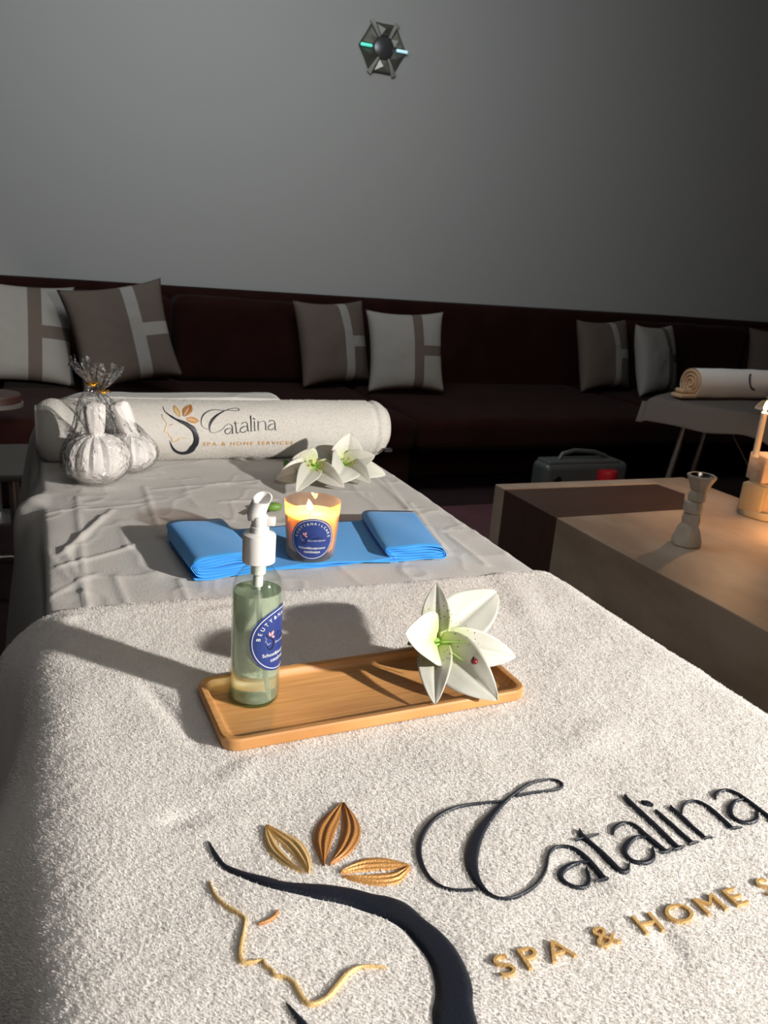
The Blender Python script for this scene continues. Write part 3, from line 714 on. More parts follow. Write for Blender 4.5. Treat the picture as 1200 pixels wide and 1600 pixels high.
# ---------------------------------------------------------------- label decals
INK = mat('white_ink', (.85, .85, .82), .5); PINK = mat('pink_ink', (.85, .42, .38), .5); DINK = mat('dark_ink', (.008, .012, .045), .4)
LBL = mat('navy_label', (.022, .045, .20), .35)
def cyl_map(rf, phi0, zc):
    def f(u, v, h):
        u = np.asarray(u, float); v = np.asarray(v, float); z = zc+v; r = rf(z)
        a = phi0+u/r; rr = r+h
        return np.stack([rr*np.cos(a), rr*np.sin(a), z+0*u], -1)
    return f
def make_label(parent, f, R, seam=0.0):
    # navy disc with a pale ring
    n = 64; rr = np.linspace(0, 1, 10)
    A, Rr = np.meshgrid(np.linspace(0, 2*math.pi, n+1), rr, indexing='ij')
    lab = grid_obj('printed_label', f(R*Rr*np.cos(A), R*Rr*np.sin(A), .00025+0*A), LBL, parent); lab['label'] = 'navy round label with white writing and pink petals'
    A, Rr = np.meshgrid(np.linspace(0, 2*math.pi, n+1), np.array([.915, .935]), indexing='ij')
    V, Fs, M = [], [], []
    def addg(P, m):
        a, b = P.shape[:2]; o = sum(len(x) for x in V); idx = np.arange(a*b).reshape(a, b)+o
        q = np.stack([idx[:-1, :-1], idx[1:, :-1], idx[1:, 1:], idx[:-1, 1:]], -1).reshape(-1, 4); V.append(P.reshape(-1, 3)); Fs.extend(map(tuple, q)); M.extend([m]*len(q))
    addg(f(R*Rr*np.cos(A), R*Rr*np.sin(A), .0005+0*A), 0)
    def addt(txt, size, u, v, rot, sp=1.0, m=0):
        tv, tt = text_tris(txt, sp)
        if len(tv) == 0: return
        cx = (tv[:, 0].min()+tv[:, 0].max())/2
        x_ = (tv[:, 0]-cx)*size; y_ = tv[:, 1]*size-.35*size
        X = u+x_*math.cos(rot)-y_*math.sin(rot); Y = v+x_*math.sin(rot)+y_*math.cos(rot)
        P = f(X, Y, .0005+0*X); o = sum(len(q) for q in V); V.append(P); Fs.extend([tuple(i+o for i in t) for t in tt]); M.extend([m]*len(tt))
    txt = 'BEUTY&NAILCARE'
    for k, ch in enumerate(txt):
        a = math.radians(172-164*k/(len(txt)-1)); addt(ch, R*.17, R*.76*math.cos(a), R*.76*math.sin(a), a-math.pi/2)
    sc = R*1.15/.53                              # the little logo
    for nm, k, A2, B2 in LOGO:
        t = np.linspace(0, 1, 3); P = A2[::2, None, :]*(1-t)[None, :, None]+B2[::2, None, :]*t[None, :, None]
        if nm in ('embroidered_brow',): continue
        X = (P[..., 0]-.375)*sc+.05*R; Y = (P[..., 1]-.43)*sc*1.1+.10*R
        addg(f(X, Y, .0005+0*X), {'leaf1': 1, 'leaf2': 1, 'leaf3': 1, 'embroidered_face': 0}.get(nm, 2))
    o = sum(len(q) for q in V)
    tv, tt = text_tris('SPA & HOME SERVICES', 1.3); s = R*.80/(tv[:, 0].max()-tv[:, 0].min())
    P = f(tv[:, 0]*s-.22*R, tv[:, 1]*s*1.3-.10*R, .0005+0*tv[:, 0]); V.append(P); Fs.extend([tuple(i+o for i in t) for t in tt]); M.extend([0]*len(tt))
    addt('School&bodytrainer', R*.155, 0, -.42*R, 0); addt('catalinaspa', R*.17, 0, -.60*R, 0)
    mesh_obj('label_print', np.vstack(V), Fs, [INK, PINK, DINK], lab, False, M)

# ---------------------------------------------------------------- pump bottle
bb = onz(397, 1089, TF)
bot = thing('pump_bottle', 'clear pump bottle of pale green lotion with navy round label on bamboo tray', 'bottle', bb)
GLASS = clear_film('bottle_wall', (.93, .97, .94), .04, 1.5, 1.1)
LIQ = bpy.data.materials.new('green_oil'); LIQ.use_nodes = True; b_ = LIQ.node_tree.nodes['Principled BSDF']
b_.inputs['Base Color'].default_value = (.78, .88, .70, 1); b_.inputs['Roughness'].default_value = .02
b_.inputs['Transmission Weight'].default_value = .80; b_.inputs['IOR'].default_value = 1.36
BRAD = .0243
def bottle_prof(off=0):
    P = [(.020, .0), (.0235, .0012), (BRAD, .004), (BRAD, .116), (BRAD-.0006, .122), (BRAD-.003, .129), (BRAD-.0075, .136), (.0125, .141), (.0115, .146)]
    return [(r-off, z+(off if i == 0 else 0)) for i, (r, z) in enumerate(P)]
MB().lathe(bottle_prof(), 64, cap=False).build('bottle_body', GLASS, bot)
lq = MB().lathe([(.019, .0025), (.0222, .0045), (BRAD-.0012, .0085), (BRAD-.0012, .1155), (BRAD-.0016, .117), (.0, .1168)], 64)
lq.build('lotion', LIQ, bot)['label'] = 'pale green liquid filling the bottle to its shoulder'
MB().lathe([(.0, .0), (.021, .0), (.0225, .003), (.0, .0024)], 48, cap=False).build('thick_glass_bottom', clear_film('glass_bottom', (.65, .82, .72), .05, 1.5, 1.3), bot)
MB().tube([(0, 0, .146), (.001, -.001, .10), (.004, -.004, .05), (.010, -.012, .004)], .0021, 12).build('dip_tube', mat('translucent_tube', (.85, .86, .82), .3, **{'Transmission Weight': .5}), bot)
MB().lathe([(.0048, .121), (.0048, .132), (.0072, .134), (.0072, .142), (.009, .147)], 24).build('pump_cylinder', WPLAST, bot)
ribs = MB().lathe([(.0150, .146), (.0156, .1465), (.0156, .172), (.0150, .1735), (.0095, .1755), (.0088, .177), (.0088, .181)], 48,
                  mod=lambda t, i, r: r*(1+.006*math.sin(t*24)) if i in (1, 2) else r)
ribs.build('collar', WPLAST, bot)
# pump head: short stem, side tab and a scooped spout that points up and away from the collar
hd = MB()
hd.lathe([(.0075, .181), (.0078, .183), (.0078, .1905), (.007, .192)], 32)
d1 = Vector((_r[0], _r[1], 0)).normalized(); d2 = Vector((-_f[0], -_f[1], 0)).normalized()
rot = Matrix.Rotation(math.atan2(d1.y, d1.x), 3, 'Z')
hd.box((.004, -.004, .183), (.0145, .004, .1905), .0008, 2, rot=rot, piv=(0, 0, .187))
path = [(-.004, .188), (-.0035, .193), (-.002, .199), (.0005, .205), (.002, .2085)]
rads = [.0072, .0088, .0090, .0088, .0090]
n = 28; V = []; F = []
for k, ((px, pz), r) in enumerate(zip(path, rads)):
    til = .0045 if k == len(path)-1 else 0
    for a_ in range(n):
        a = 2*math.pi*a_/n; q = d1*(px+r*math.cos(a))+d2*(r*.85*math.sin(a)); V.append((q.x, q.y, pz-til*math.sin(a)*1.0+(.002 if k == 0 else 0)*math.cos(a)))
for (px, pz, r, til) in [(.002, .2087, .0076, .0043), (.001, .2045, .0068, .003), (0, .2015, .002, 0)]:
    for a_ in range(n):
        a = 2*math.pi*a_/n; q = d1*(px+r*math.cos(a))+d2*(r*.85*math.sin(a)); V.append((q.x, q.y, pz-til*math.sin(a)))
for k in range(len(path)+2):
    for a_ in range(n): F.append((k*n+a_, k*n+(a_+1) % n, (k+1)*n+(a_+1) % n, (k+1)*n+a_))
F.append(tuple(range(n))[::-1]); F.append(tuple(range((len(path)+2)*n, (len(path)+3)*n)))
hd.add(V, F); hd.build('pump_head', WPLAST, bot)
phi_cam = math.atan2(-bb.y, -bb.x)            # direction from the bottle to the camera
make_label(bot, cyl_map(lambda z: BRAD+.0002+0*z, phi_cam+math.radians(64), .072), .0335)

# ---------------------------------------------------------------- blue folded nonwoven strip
# two folded ends and a flat middle, resting on the sheet
def extrude_profile(pr, y0, y1, wav, n=14, th=.0014):
    """ribbon profile (x,z) swept along y with a little waviness -> grid"""
    pr = np.array(pr); G = np.zeros((len(pr), n, 3))
    for j, t in enumerate(np.linspace(0, 1, n)):
        yy = y0+(y1-y0)*t
        G[:, j, 0] = pr[:, 0]+wav*.0022*np.sin(3*t+pr[:, 1]*260); G[:, j, 1] = yy+.0015*np.sin(pr[:, 0]*90+pr[:, 1]*300)
        G[:, j, 2] = pr[:, 1]+wav*.0012*np.sin(4*t+pr[:, 0]*60)
    return G
def flat_roll(w, h, turns):
    P = []
    for k in range(turns):
        s = k*.0052; a = w/2-s*.55; top = h-s*.78; bot_ = s*.78+.001
        P += [(-a*.98, bot_+.001), (-a*.5, bot_), (a*.6, bot_), (a*.95, bot_+.002)]
        r = (top-bot_)/2
        P += [(a+.002, bot_+r*.5), (a+.003, bot_+r), (a+.001, top-r*.35), (a*.93, top-.0005), (a*.4, top+.0012), (-a*.4, top+.001), (-a*.92, top-.0008), (-a-.001, top-r*.6), (-a+.002, bot_+r*.9)]
    return chaikin(P, 2)
blue = thing('folded_blue_band', 'bright blue nonwoven band with two folded ends under the lit candle', 'folded cloth', (.37, 1.12, ZS))
ZB = ZS+.004
def place(G, cx, cy, rz, base):
    G = G.copy(); x = G[..., 0].copy(); y = G[..., 1].copy()
    G[..., 0] = cx+x*math.cos(rz)-y*math.sin(rz); G[..., 1] = cy+x*math.sin(rz)+y*math.cos(rz); G[..., 2] += base
    return G-np.array([.37, 1.12, ZS])
bl = onz(300, 908, ZB); br_ = onz(402, 898, ZB); bk = onz(272, 838, ZB+.03)
cl = (bl+br_)/2; axl = math.atan2(br_.y-bl.y, br_.x-bl.x)
G = extrude_profile(flat_roll((br_-bl).length*.98, .031, 4), .0, .165, 1)
grid_obj('folded_end', place(G, cl.x, cl.y, axl+.02, ZB), BLUE, blue, .0012)['label'] = 'left folded end of several layers'
fl1 = onz(606, 880, ZB); fr1 = onz(690, 872, ZB); cr = (fl1+fr1)/2; axr = math.atan2(fr1.y-fl1.y, fr1.x-fl1.x)
G = extrude_profile(flat_roll((fr1-fl1).length*.98, .021, 3), 0, .185, 1)
grid_obj('folded_end', place(G, cr.x, cr.y, axr-.20, ZB), BLUE, blue, .0012)['label'] = 'right folded end, lower and tilted'
c1, c2, c3, c4 = onz(370, 902, ZB), onz(622, 880, ZB), onz(300, 838, ZB), onz(600, 815, ZB)
for lay in range(3):
    n1, n2 = 60, 30; U, Vv = np.meshgrid(np.linspace(0, 1, n1), np.linspace(0, 1, n2), indexing='ij')
    X = (c1.x*(1-U)+c2.x*U)*(1-Vv)+(c3.x*(1-U)+c4.x*U)*Vv; Y = (c1.y*(1-U)+c2.y*U)*(1-Vv)+(c3.y*(1-U)+c4.y*U)*Vv
    Y = Y+.004*lay*(1-Vv)*np.sin(U*5+lay)+.012*(1-Vv)*np.sin(U*3.1)
    Zz = .0015+.0024*lay+.0018*np.sin(U*9+lay*1.7)*(1-Vv)+.0012*fbm(U*6+lay*5, Vv*4, 2)
    grid_obj('flat_layer', np.stack([X-.37, Y-1.12, Zz+ZB-ZS], -1), BLUE, blue, .0009)

# ---------------------------------------------------------------- candle in glass
cb = onz(484.5, 867, ZB+.009); CB = Vector((cb.x, cb.y, ZB+.0095))
can = thing('glass_candle', 'lit orange glowing candle in a clear tumbler with navy round label', 'candle', CB)
CG = clear_film('tumbler_glass', (1, .93, .88), .03, 1.5, 1.2)
_nt = CG.node_tree; _o = _nt.nodes['Material Output']; _p = _o.inputs[0].links[0].from_socket
_t = _nt.nodes.new('ShaderNodeBsdfTranslucent'); _t.inputs[0].default_value = (1, .66, .36, 1); _m = _nt.nodes.new('ShaderNodeMixShader'); _m.inputs[0].default_value = .24
_nt.links.new(_p, _m.inputs[1]); _nt.links.new(_t.outputs[0], _m.inputs[2]); _nt.links.new(_m.outputs[0], _o.inputs[0])
HG = .084
def crad(z): return .0352+.0062*np.clip(z/HG, 0, 1)
MB().lathe([(.0, .0), (.033, .0), (.0352, .0025), (float(crad(.04)), .04), (float(crad(HG)), HG), (float(crad(HG))-.0008, HG+.0009), (float(crad(HG))-.0018, HG),
            (float(crad(.04))-.0018, .04), (.0334, .0135), (.030, .0105), (.0, .010)], 72, cap=False).build('glass_tumbler', CG, can)
WAX = mat('peach_wax', (1.0, .72, .42), .45, **{'Subsurface Weight': 1.0, 'Subsurface Radius': (.6, .42, .2), 'Subsurface Scale': .05})
wz = .066
MB().lathe([(.0, .0112), (.030, .0114), (.0332, .0145), (float(crad(.04))-.0022, .04), (float(crad(wz))-.0022, wz), (float(crad(wz))-.005, wz-.0012), (.006, wz-.002), (.0, wz-.002)], 64).build('wax', WAX, can)
WK = Vector((-.004, -.003, 0))
MB().tube([(WK.x, WK.y, wz-.003), (WK.x, WK.y, wz+.004), (WK.x+.001, WK.y, wz+.008)], .0008, 8).build('wick', DMETAL, can)
FLM = emit('flame', (1, .78, .42), 22)
fm = MB().lathe([(.0, .0), (.0028, .002), (.0044, .0055), (.0042, .009), (.0026, .0135), (.0009, .0175), (.0, .0195)], 20)
fo = fm.build('flame', FLM, can); fo.location = (WK.x, WK.y, wz+.003); fo.rotation_euler = (.1, -.22, 0)
pl = lamp('candle_flame_light', 'POINT', (CB.x+WK.x, CB.y+WK.y, CB.z+wz+.014), None, 1.7, (1, .44, .10), shadow_soft_size=.006)
phic = math.atan2(-CB.y, -CB.x)
make_label(can, cyl_map(lambda z: crad(z)+.0003, phic+math.radians(4), .0375), .0322)

# ---------------------------------------------------------------- lilies
def petal(root, base, tip, width, bulge, nrm, name='petal', curl=.25, cup=.32, label=None):
    """curved petal from base to tip. nrm = side the inner face looks to; bulge = how far the middle lifts along nrm"""
    base, tip, nrm = Vector(base), Vector(tip), Vector(nrm).normalized()
    ax = tip-base; L = ax.length; axn = ax.normalized(); nn = (nrm-axn*nrm.dot(axn)).normalized(); sd = axn.cross(nn)
    nu, nv = 26, 15; P = np.zeros((nu, nv, 3))
    ph = random.random()*6
    for i in range(nu):
        t = i/(nu-1)
        c = base+ax*t+nn*(bulge*L*math.sin(math.pi*t**.85)-curl*L*max(0, t-.55)**2*2.0+curl*L*.405*t)
        wdt = width*(math.sin(math.pi*min(1, (t*.93+.07)**.82)))**.72*(1-.12*t)
        if t > .97: wdt *= .55
        for j in range(nv):
            s = -1+2*j/(nv-1)
            h = cup*wdt*(abs(s)**1.4)*(1-.55*t)-.10*wdt*math.exp(-(s/.13)**2)+.025*width*math.sin(t*13+ph+s*2)*abs(s)**2
            q = c+sd*(s*wdt*.5)+nn*h*.5; P[i, j] = q[:]
    o = grid_obj(name, P-np.array(root.location), PETAL, root, .0008)
    if label: o['label'] = label
    return o
# --- lily on the tray
lc = onz(682, 1004, .797)
lily = thing('lily_flower', 'open white lily resting on the right end of the bamboo tray', 'flower', lc)
V3 = Vector
tocam = (V3((0, 0, CZ))-lc).normalized()
tips = {  # photo position, height above the floor, width, bulge, curl
 'top': ((682, 911), .846, .034, .02, .02), 'right': ((806, 1026), .782, .044, .02, .12), 'upper_right': ((777, 925), .822, .060, .03, .10),
 'bottom': ((680, 1101), .7640, .038, .06, .14), 'lower_right': ((778, 1094), .7665, .056, .07, .14), 'left': ((633, 992), .838, .058, .05, .02)}
axis = (tocam*.95+V3((-.15, 0, .15))).normalized()
for k, ((x, y), z, w, bu, cu) in tips.items():
    tp = onz(x, y, z); petal(lily, lc, tp, w, bu, axis, 'petal', cu)
for k in range(6):
    a = k*1.05; d = (axis*.45+d1*(.35*math.cos(a)+.8)+V3((0, 0, 1))*(.35*math.sin(a)-.30)).normalized()
    pts = [V3((0, 0, 0)), d*.014+axis*.006, d*.028+axis*.008, d*.040+axis*.006]
    MB().tube(pts, [.0013, .0011, .0009, .0006], 8).build('stamen', mat('pale_green_filament', (.50, .70, .22), .5), lily)
MB().tube([axis*.002, axis*.012+d1*.012, axis*.016+d1*.026], [.0024, .002, .0014], 10).build('pistil', PISTIL, lily)
MB().sphere(axis*.004, .0065, 14, sc=(1, 1, .8)).build('flower_heart', PISTIL, lily)
stemd = (-axis).normalized()
MB().tube([V3((0, 0, 0)), stemd*.012, V3((-.018, .028, -.012)), V3(onz(655, 978, .80))-lc], [.006, .0045, .0032, .0035], 12).build('stem', LEAF, lily)
# bead like ladybird on the lower right petal
lb = onz(741, 1033, .800)
lady = thing('ladybird_bead', 'tiny dark red shiny ladybird bead on the tray lily petal', 'bead', lb)
MB().sphere((0, 0, 0), .0040, 18, sc=(1, 1, .8)).build('bead_shell', mat('dark_red_gloss', (.16, .02, .02), .15), lady)
MB().sphere((-.0012, -.0002, .0036), .0016, 10).build('bead_head', DMETAL, lady)

# --- two lilies lying at the foot of the rolled towel
def lily_at(name_label, c, tiplist, axis, grp, stem=None, leaf=None):
    L = thing('lily_flower', name_label, 'flower', c, group=grp)
    for (x, y, dep, w, bu, cu) in tiplist:
        tp = ony(x, y, dep); tp.z = max(tp.z, ZS+.012); petal(L, c, tp, w*1.3, bu, axis, 'petal', cu, .35)
    for k in range(6):
        a = k*1.05; dd = (axis+V3((math.cos(a), 0, math.sin(a)))*.45).normalized()
        MB().tube([V3((0, 0, 0)), dd*.016, dd*.03], [.0014, .001, .0007], 6).build('stamen', PISTIL, L)
        MB().sphere(dd*.031, .0018, 8, sc=(1, 1, 1.6)).build('anther', mat('ochre_anther', (.30, .20, .03), .7), L)
    MB().sphere((0, 0, 0), .008, 12).build('flower_heart', PISTIL, L)
    if stem: MB().tube([V3((p[0], p[1], max(p[2], ZS+.008)))-c for p in stem], .0032, 10).build('stem', LEAF, L)
    if leaf:
        o = petal(L, leaf[0], leaf[1], leaf[2], .06, leaf[3], 'leaf', .1, .2); o.data.materials.clear(); o.data.materials.append(LEAF)
    return L
ca = ony(489, 753, 1.50); ca.z = max(ca.z, .775)
lily_at('white lily behind the lit candle, nearer the bed middle with a green leaf', ca,
        [(457, 716, 1.50, .052, .12, .1), (430, 757, 1.49, .040, .08, .2), (503, 722, 1.56, .050, .05, .05), (520, 770, 1.50, .040, .1, .2), (536, 795, 1.42, .034, .05, .2), (462, 783, 1.40, .036, .05, .2)],
        V3((-.25, -.8, .35)).normalized(), None, None, (ony(462, 752, 1.53), ony(444, 717, 1.58), .022, V3((-.3, -.8, .4))))
cb2 = ony(535, 728, 1.54)
lily_at('large white lily leaning on the right part of the rolled towel', cb2,
        [(548, 676, 1.545, .056, .1, .06), (494, 698, 1.60, .040, .05, .05), (586, 712, 1.50, .040, .06, .1), (603, 746, 1.50, .036, .05, .15), (578, 755, 1.44, .042, .06, .15), (518, 766, 1.44, .060, .16, .1)],
        V3((-.05, -.85, .45)).normalized(), None)
bud = thing('lily_bud', 'small green lily bud lying behind the pump of the bottle', 'bud', onz(428, 792, ZS+.012))
MB().sphere((0, 0, 0), .008, 16, sc=(1.9, 1.1, 1)).build('green_bud', LEAF, bud)
MB().tube([(-.012, 0, 0), (-.03, -.006, -.003), (-.045, -.01, -.006)], .0026, 8).build('stem', LEAF, bud)

# ---------------------------------------------------------------- herbal compress balls in cellophane
CLOTH = mat('muslin_cloth', (.78, .75, .73), .85, bump=(400, .4, .001), spec=.2)
CELLO = clear_film('cellophane', (.96, .96, .96), .09, 1.5, 2.6, bump=(55, 1.0, .02))
GTIE = mat('gold_twist_tie', (.75, .42, .06), .25, .9)
def compress(label, base_px, R, top_h, tie_px, end_px, seed, Yd=0):
    random.seed(seed)
    B = onz(*base_px, ZS+.003)
    T = thing('herbal_compress_ball', label, 'herbal compress', B, group='wrapped herbal compress balls')
    Y = B.y
    tie = ony(*tie_px, Y)-B; end = ony(*end_px, Y)-B
    ph = [random.random()*6 for _ in range(6)]
    prof = []
    for i in range(22):
        a = math.pi*i/21; r = R*math.sin(a)**.85 if i else 0
        prof.append((max(r, .0), R*.80*(1-math.cos(a))))
    prof = [(r, z) for r, z in prof if not (z > R*1.15 and r < .018)]+[(.017, R*1.52), (.0155, R*1.58)]
    def pleat(t, i, r):
        up = max(0, min(1, (i-5)/12)); return r*(1+.07*up*math.sin(t*15+ph[0])+.05*up*math.sin(t*26+ph[1])+.02*math.sin(t*3+ph[2]))
    MB().lathe(prof, 80, mod=pleat).build('cloth_ball', CLOTH, T)
    z0 = R*1.55
    ht = tie*.001
    hp_ = [(.016, 0), (.014, .006), (.0165, .012), (.0175, top_h*.35), (.019, top_h*.75), (.0185, top_h*.93), (.014, top_h), (.0, top_h+.002)]
    h_ = MB().lathe(hp_, 36, mod=lambda t, i, r: r*(1+.06*math.sin(t*5+ph[3]+i)+.04*math.sin(t*9+ph[4])))
    ho = h_.build('wrapped_handle', CLOTH, T); ho.location = (0, 0, z0-.002); ho.rotation_euler = (0, math.atan2(tie.x, tie.z)*1.1, 0)
    # bag
    ax = [V3((0, 0, .0005)), V3((0, 0, R*.5)), V3((0, 0, R*1.1)), V3((tie.x*.3, tie.y*.3, R*1.1+(tie.z-R*1.1)*.35)), V3((tie.x*.75, 0, R*1.1+(tie.z-R*1.1)*.75)), tie, tie+(end-tie)*.35, end]
    rd = [R*.55, R*1.06, R*1.04, R*.66, R*.40, .0050, .011, .020]
    A_ = smooth_line([(i_*1., 0, p.x, p.y, p.z, r) for i_, (p, r) in enumerate(zip(ax, rd))], 70)
    n = 72; P = np.zeros((70, n+1, 3))
    for i in range(70):
        cx, cy, cz, r = A_[i, 2:]; t = i/69
        for k in range(n+1):
            a = 2*math.pi*(k % n)/n
            cr_ = noise.noise(V3((math.cos(a)*2.2+seed, math.sin(a)*2.2, t*5)))*.22+noise.noise(V3((math.cos(a)*6, math.sin(a)*6+seed, t*9)))*.12
            if t > .70: cr_ += .35*math.sin(a*7+ph[5])*min(1, (t-.70)*5)
            lim = .25 if t < .40 else 1
            rr = max(.002, r*(1+abs(cr_)*lim if t < .4 else r*0+1+cr_))
            P[i, k] = (cx+rr*math.cos(a), cy+rr*math.sin(a), max(cz+(.012*math.sin(a*5+seed) if i == 69 else 0), .0005))
    grid_obj('cellophane_wrap', P, CELLO, T)['label'] = 'crinkled clear wrap gathered into a tuft'
    q = [tie+V3((.0068*math.cos(a), .0068*math.sin(a), .002*math.sin(a*2))) for a in np.linspace(0, 2*math.pi, 17)[:-1]]
    tb = MB().tube(q, .0022, 8, closed=True); tb.tube([tie+V3((.006, -.003, 0)), tie+V3((.012, -.005, .004)), tie+V3((.017, -.006, -.001))], .0014, 6)
    tb.build('twist_tie', GTIE, T)
    return T
compress('herbal compress ball in clear wrap, nearer one of the pair at bed left', (152, 753), .0575, .062, (142, 600), (127, 566), 3)
compress('herbal compress ball in clear wrap, behind and right of the other', (205, 735), .0480, .068, (158, 612), (172, 578), 8)

# ---------------------------------------------------------------- stone coffee table
TZc = .42
ct = thing('stone_coffee_table', 'low travertine block table with an inset dark wood panel', 'coffee table', (2.0, 1.7, 0))
X0c, X1c, Y0c, Y1c = 1.553, 2.455, .55, 2.505
yw0, yw1 = onz(872, 809, TZc).y+.004, onz(790, 764, TZc).y; xw = onz(1068, 770, TZc).x+.03
def prism(mb, poly, z0, z1, bev=0):
    n = len(poly); V = [(x, y, z0) for x, y in poly]+[(x, y, z1) for x, y in poly]
    mb.add(V, [tuple(range(n))[::-1], tuple(range(n, 2*n))]+[(k, (k+1) % n, n+(k+1) % n, n+k) for k in range(n)])
xa = onz(1024, 754, TZc).x; xb = onz(1071, 771, TZc).x; xc = onz(1069, 796, TZc).x
mb = MB()
# stone around the wood notch: the notch runs from the left face inwards
poly = [(X0c, Y0c), (X1c, Y0c), (X1c, Y1c), (X0c, Y1c), (X0c, yw1), (xa, yw1-.005), (xb, yw0+.19), (xc, yw0+.01), (X0c, yw0)]
prism(mb, poly, .0, TZc)
o = mb.build('stone_block', STONE, ct, False); local(o, ct)
bv = o.modifiers.new('edge', 'BEVEL'); bv.width = .003; bv.segments = 2
mb = MB(); g = .0015
prism(mb, [(X0c+.002, yw0+g), (xc-g, yw0+.01+g), (xb-g, yw0+.19), (xa-g, yw1-.005-g), (X0c+.002, yw1-g)], .0, TZc-.003)
o = mb.build('wood_inset', WOOD, ct, False); local(o, ct); o['label'] = 'dark brown wood block let into the stone'

# stacked stone vase / candle holder on the table
hb = onz(1071, 851, TZc)
ch = thing('stone_candle_holder', 'slender whitewashed stacked-stone candle holder with flared metallic cup', 'candle holder', hb)
rndm = random.Random(4)
def chunk(name, prof, off, n=7, m=WSTONE, jit=.12, rotz=0, cap=True):
    ph = [rndm.uniform(-jit, jit) for _ in range(n)]
    mb = MB(); mb.lathe(prof, n*3, c=off, cap=cap, mod=lambda t, i, r: r*(1+ph[int(((t+rotz) % (2*math.pi))/(2*math.pi)*n) % n]*.8)*(1/max(.86, math.cos(((t+rotz) % (2*math.pi/n))-math.pi/n))))
    o = mb.build(name, m, ch, True); return o
chunk('base_stone', [(.036, 0), (.041, .003), (.040, .02), (.030, .055), (.025, .066), (.020, .069)], (0, 0, 0), 6)
chunk('middle_stone', [(.018, .062), (.026, .067), (.028, .085), (.025, .101), (.018, .105)], (.006, 0, 0), 6, rotz=.4)
chunk('middle_stone', [(.018, .102), (.025, .107), (.027, .122), (.023, .138), (.017, .141)], (.003, 0, 0), 6, rotz=1.1)
chunk('middle_stone', [(.017, .138), (.024, .143), (.026, .158), (.022, .170), (.017, .173)], (.008, 0, 0), 5, rotz=.2)
chunk('cup_stone', [(.018, .168), (.024, .176), (.030, .195), (.0385, .213), (.040, .219), (.038, .2225), (.034, .221)], (.012, 0, 0), 8, jit=.05, cap=False)
MB().lathe([(.0345, .2212), (.030, .210), (.022, .200), (.012, .194), (.0, .193)], 32, c=(.012, 0, 0), cap=False).build('cup_lining', mat('dark_foil', (.35, .32, .28), .18, 1.0), ch)

# stone stack with a tall candle at the right edge
sb = onz(1188, 806, TZc)
SW = mat('warm_limestone', (.55, .43, .33), .75, var=(20, (.45, .33, .25)), bump=(50, .7, .004))
SG = mat('olive_limestone', (.33, .28, .19), .8, bump=(50, .6, .004))
sk = thing('stacked_stone_candlestick', 'chunky stacked stone candlestick with tall white taper at the right edge', 'candle holder', sb)
def blk(name, lo, hi, rz, m, bev=.006):
    o = MB().box(lo, hi, bev, 3).build(name, m, sk); o.rotation_euler = (0, 0, rz)
    for v in o.data.vertices: v.co += V3([noise.noise(v.co*30+V3((k*7, 0, 0)))*.004 for k in range(3)])
    return o
MB().lathe([(.070, 0), (.078, .004), (.079, .020), (.073, .028), (.05, .030)], 30, mod=lambda t, i, r: r*(1+.04*math.sin(t*3+1)+.03*math.sin(t*5))).build('base_disc', SG, sk)
blk('lower_block', (-.045, -.055, .0), (.10, .05, .112), .35, SW)
blk('lower_block', (-.066, -.02, .02), (.05, .06, .120), .35, SG)
MB().lathe([(.05, .112), (.060, .116), (.060, .128), (.052, .132)], 24, mod=lambda t, i, r: r*(1+.05*math.sin(t*4))).build('middle_slab', SG, sk)
blk('upper_block', (-.055, -.045, .128), (.10, .055, .222), -.25, SW)
for (x_, y_, z_, s_) in ((.028, -.068, .160, .018), (.055, -.062, .142, .016), (-.002, -.065, .158, .014)):
    MB().sphere((x_, y_, z_), s_, 16, sc=(1.1, .8, .8)).build('rounded_knob', SW, sk)
taper_top = ony(1196, 645, sb.y+.0)-sb
tx, tyy = taper_top.x, 0
MB().lathe([(.012, .218), (.0125, .224), (.0105, .226), (.0100, taper_top.z), (.007, taper_top.z+.003), (.0, taper_top.z+.004)], 24, c=(tx-.004, 0, 0)).build('taper_candle', mat('ivory_wax', (.85, .74, .60), .45, **{'Subsurface Weight': .5, 'Subsurface Radius': (.02, .01, .005), 'Subsurface Scale': .6}), sk)
MB().tube([(tx-.004, 0, taper_top.z+.002), (tx-.004, 0, taper_top.z+.010)], .0008, 6).build('wick', DMETAL, sk)
fo = MB().lathe([(.0, .0), (.004, .003), (.0065, .010), (.0055, .018), (.003, .027), (.0, .036)], 20).build('flame', emit('taper_flame', (1, .70, .36), 28), sk)
fo.location = (tx-.004, 0, taper_top.z+.006)
lamp('taper_flame_light', 'POINT', (sb.x+tx-.004, sb.y-.002, sb.z+taper_top.z+.028), None, 6.5, (1, .55, .26), shadow_soft_size=.012)
# tealight in a low glass just right of the stack
tlp = onz(1262, 850, TZc)
tlg = thing('tealight', 'small lit tealight in front of the stacked stones, beyond the right edge', 'candle', tlp)
MB().lathe([(.0, .001), (.019, .0), (.0195, .012), (.0185, .0125), (.018, .011), (.0, .011)], 32).build('metal_cup', METAL, tlg)
fo = MB().lathe([(.0, .0), (.0025, .002), (.0038, .006), (.0025, .012), (.0, .018)], 16).build('flame', FLM, tlg); fo.location = (0, 0, .013)
lamp('tealight_flame', 'POINT', tlp+V3((0, 0, .026)), None, 6.5, (1, .46, .15), shadow_soft_size=.006)

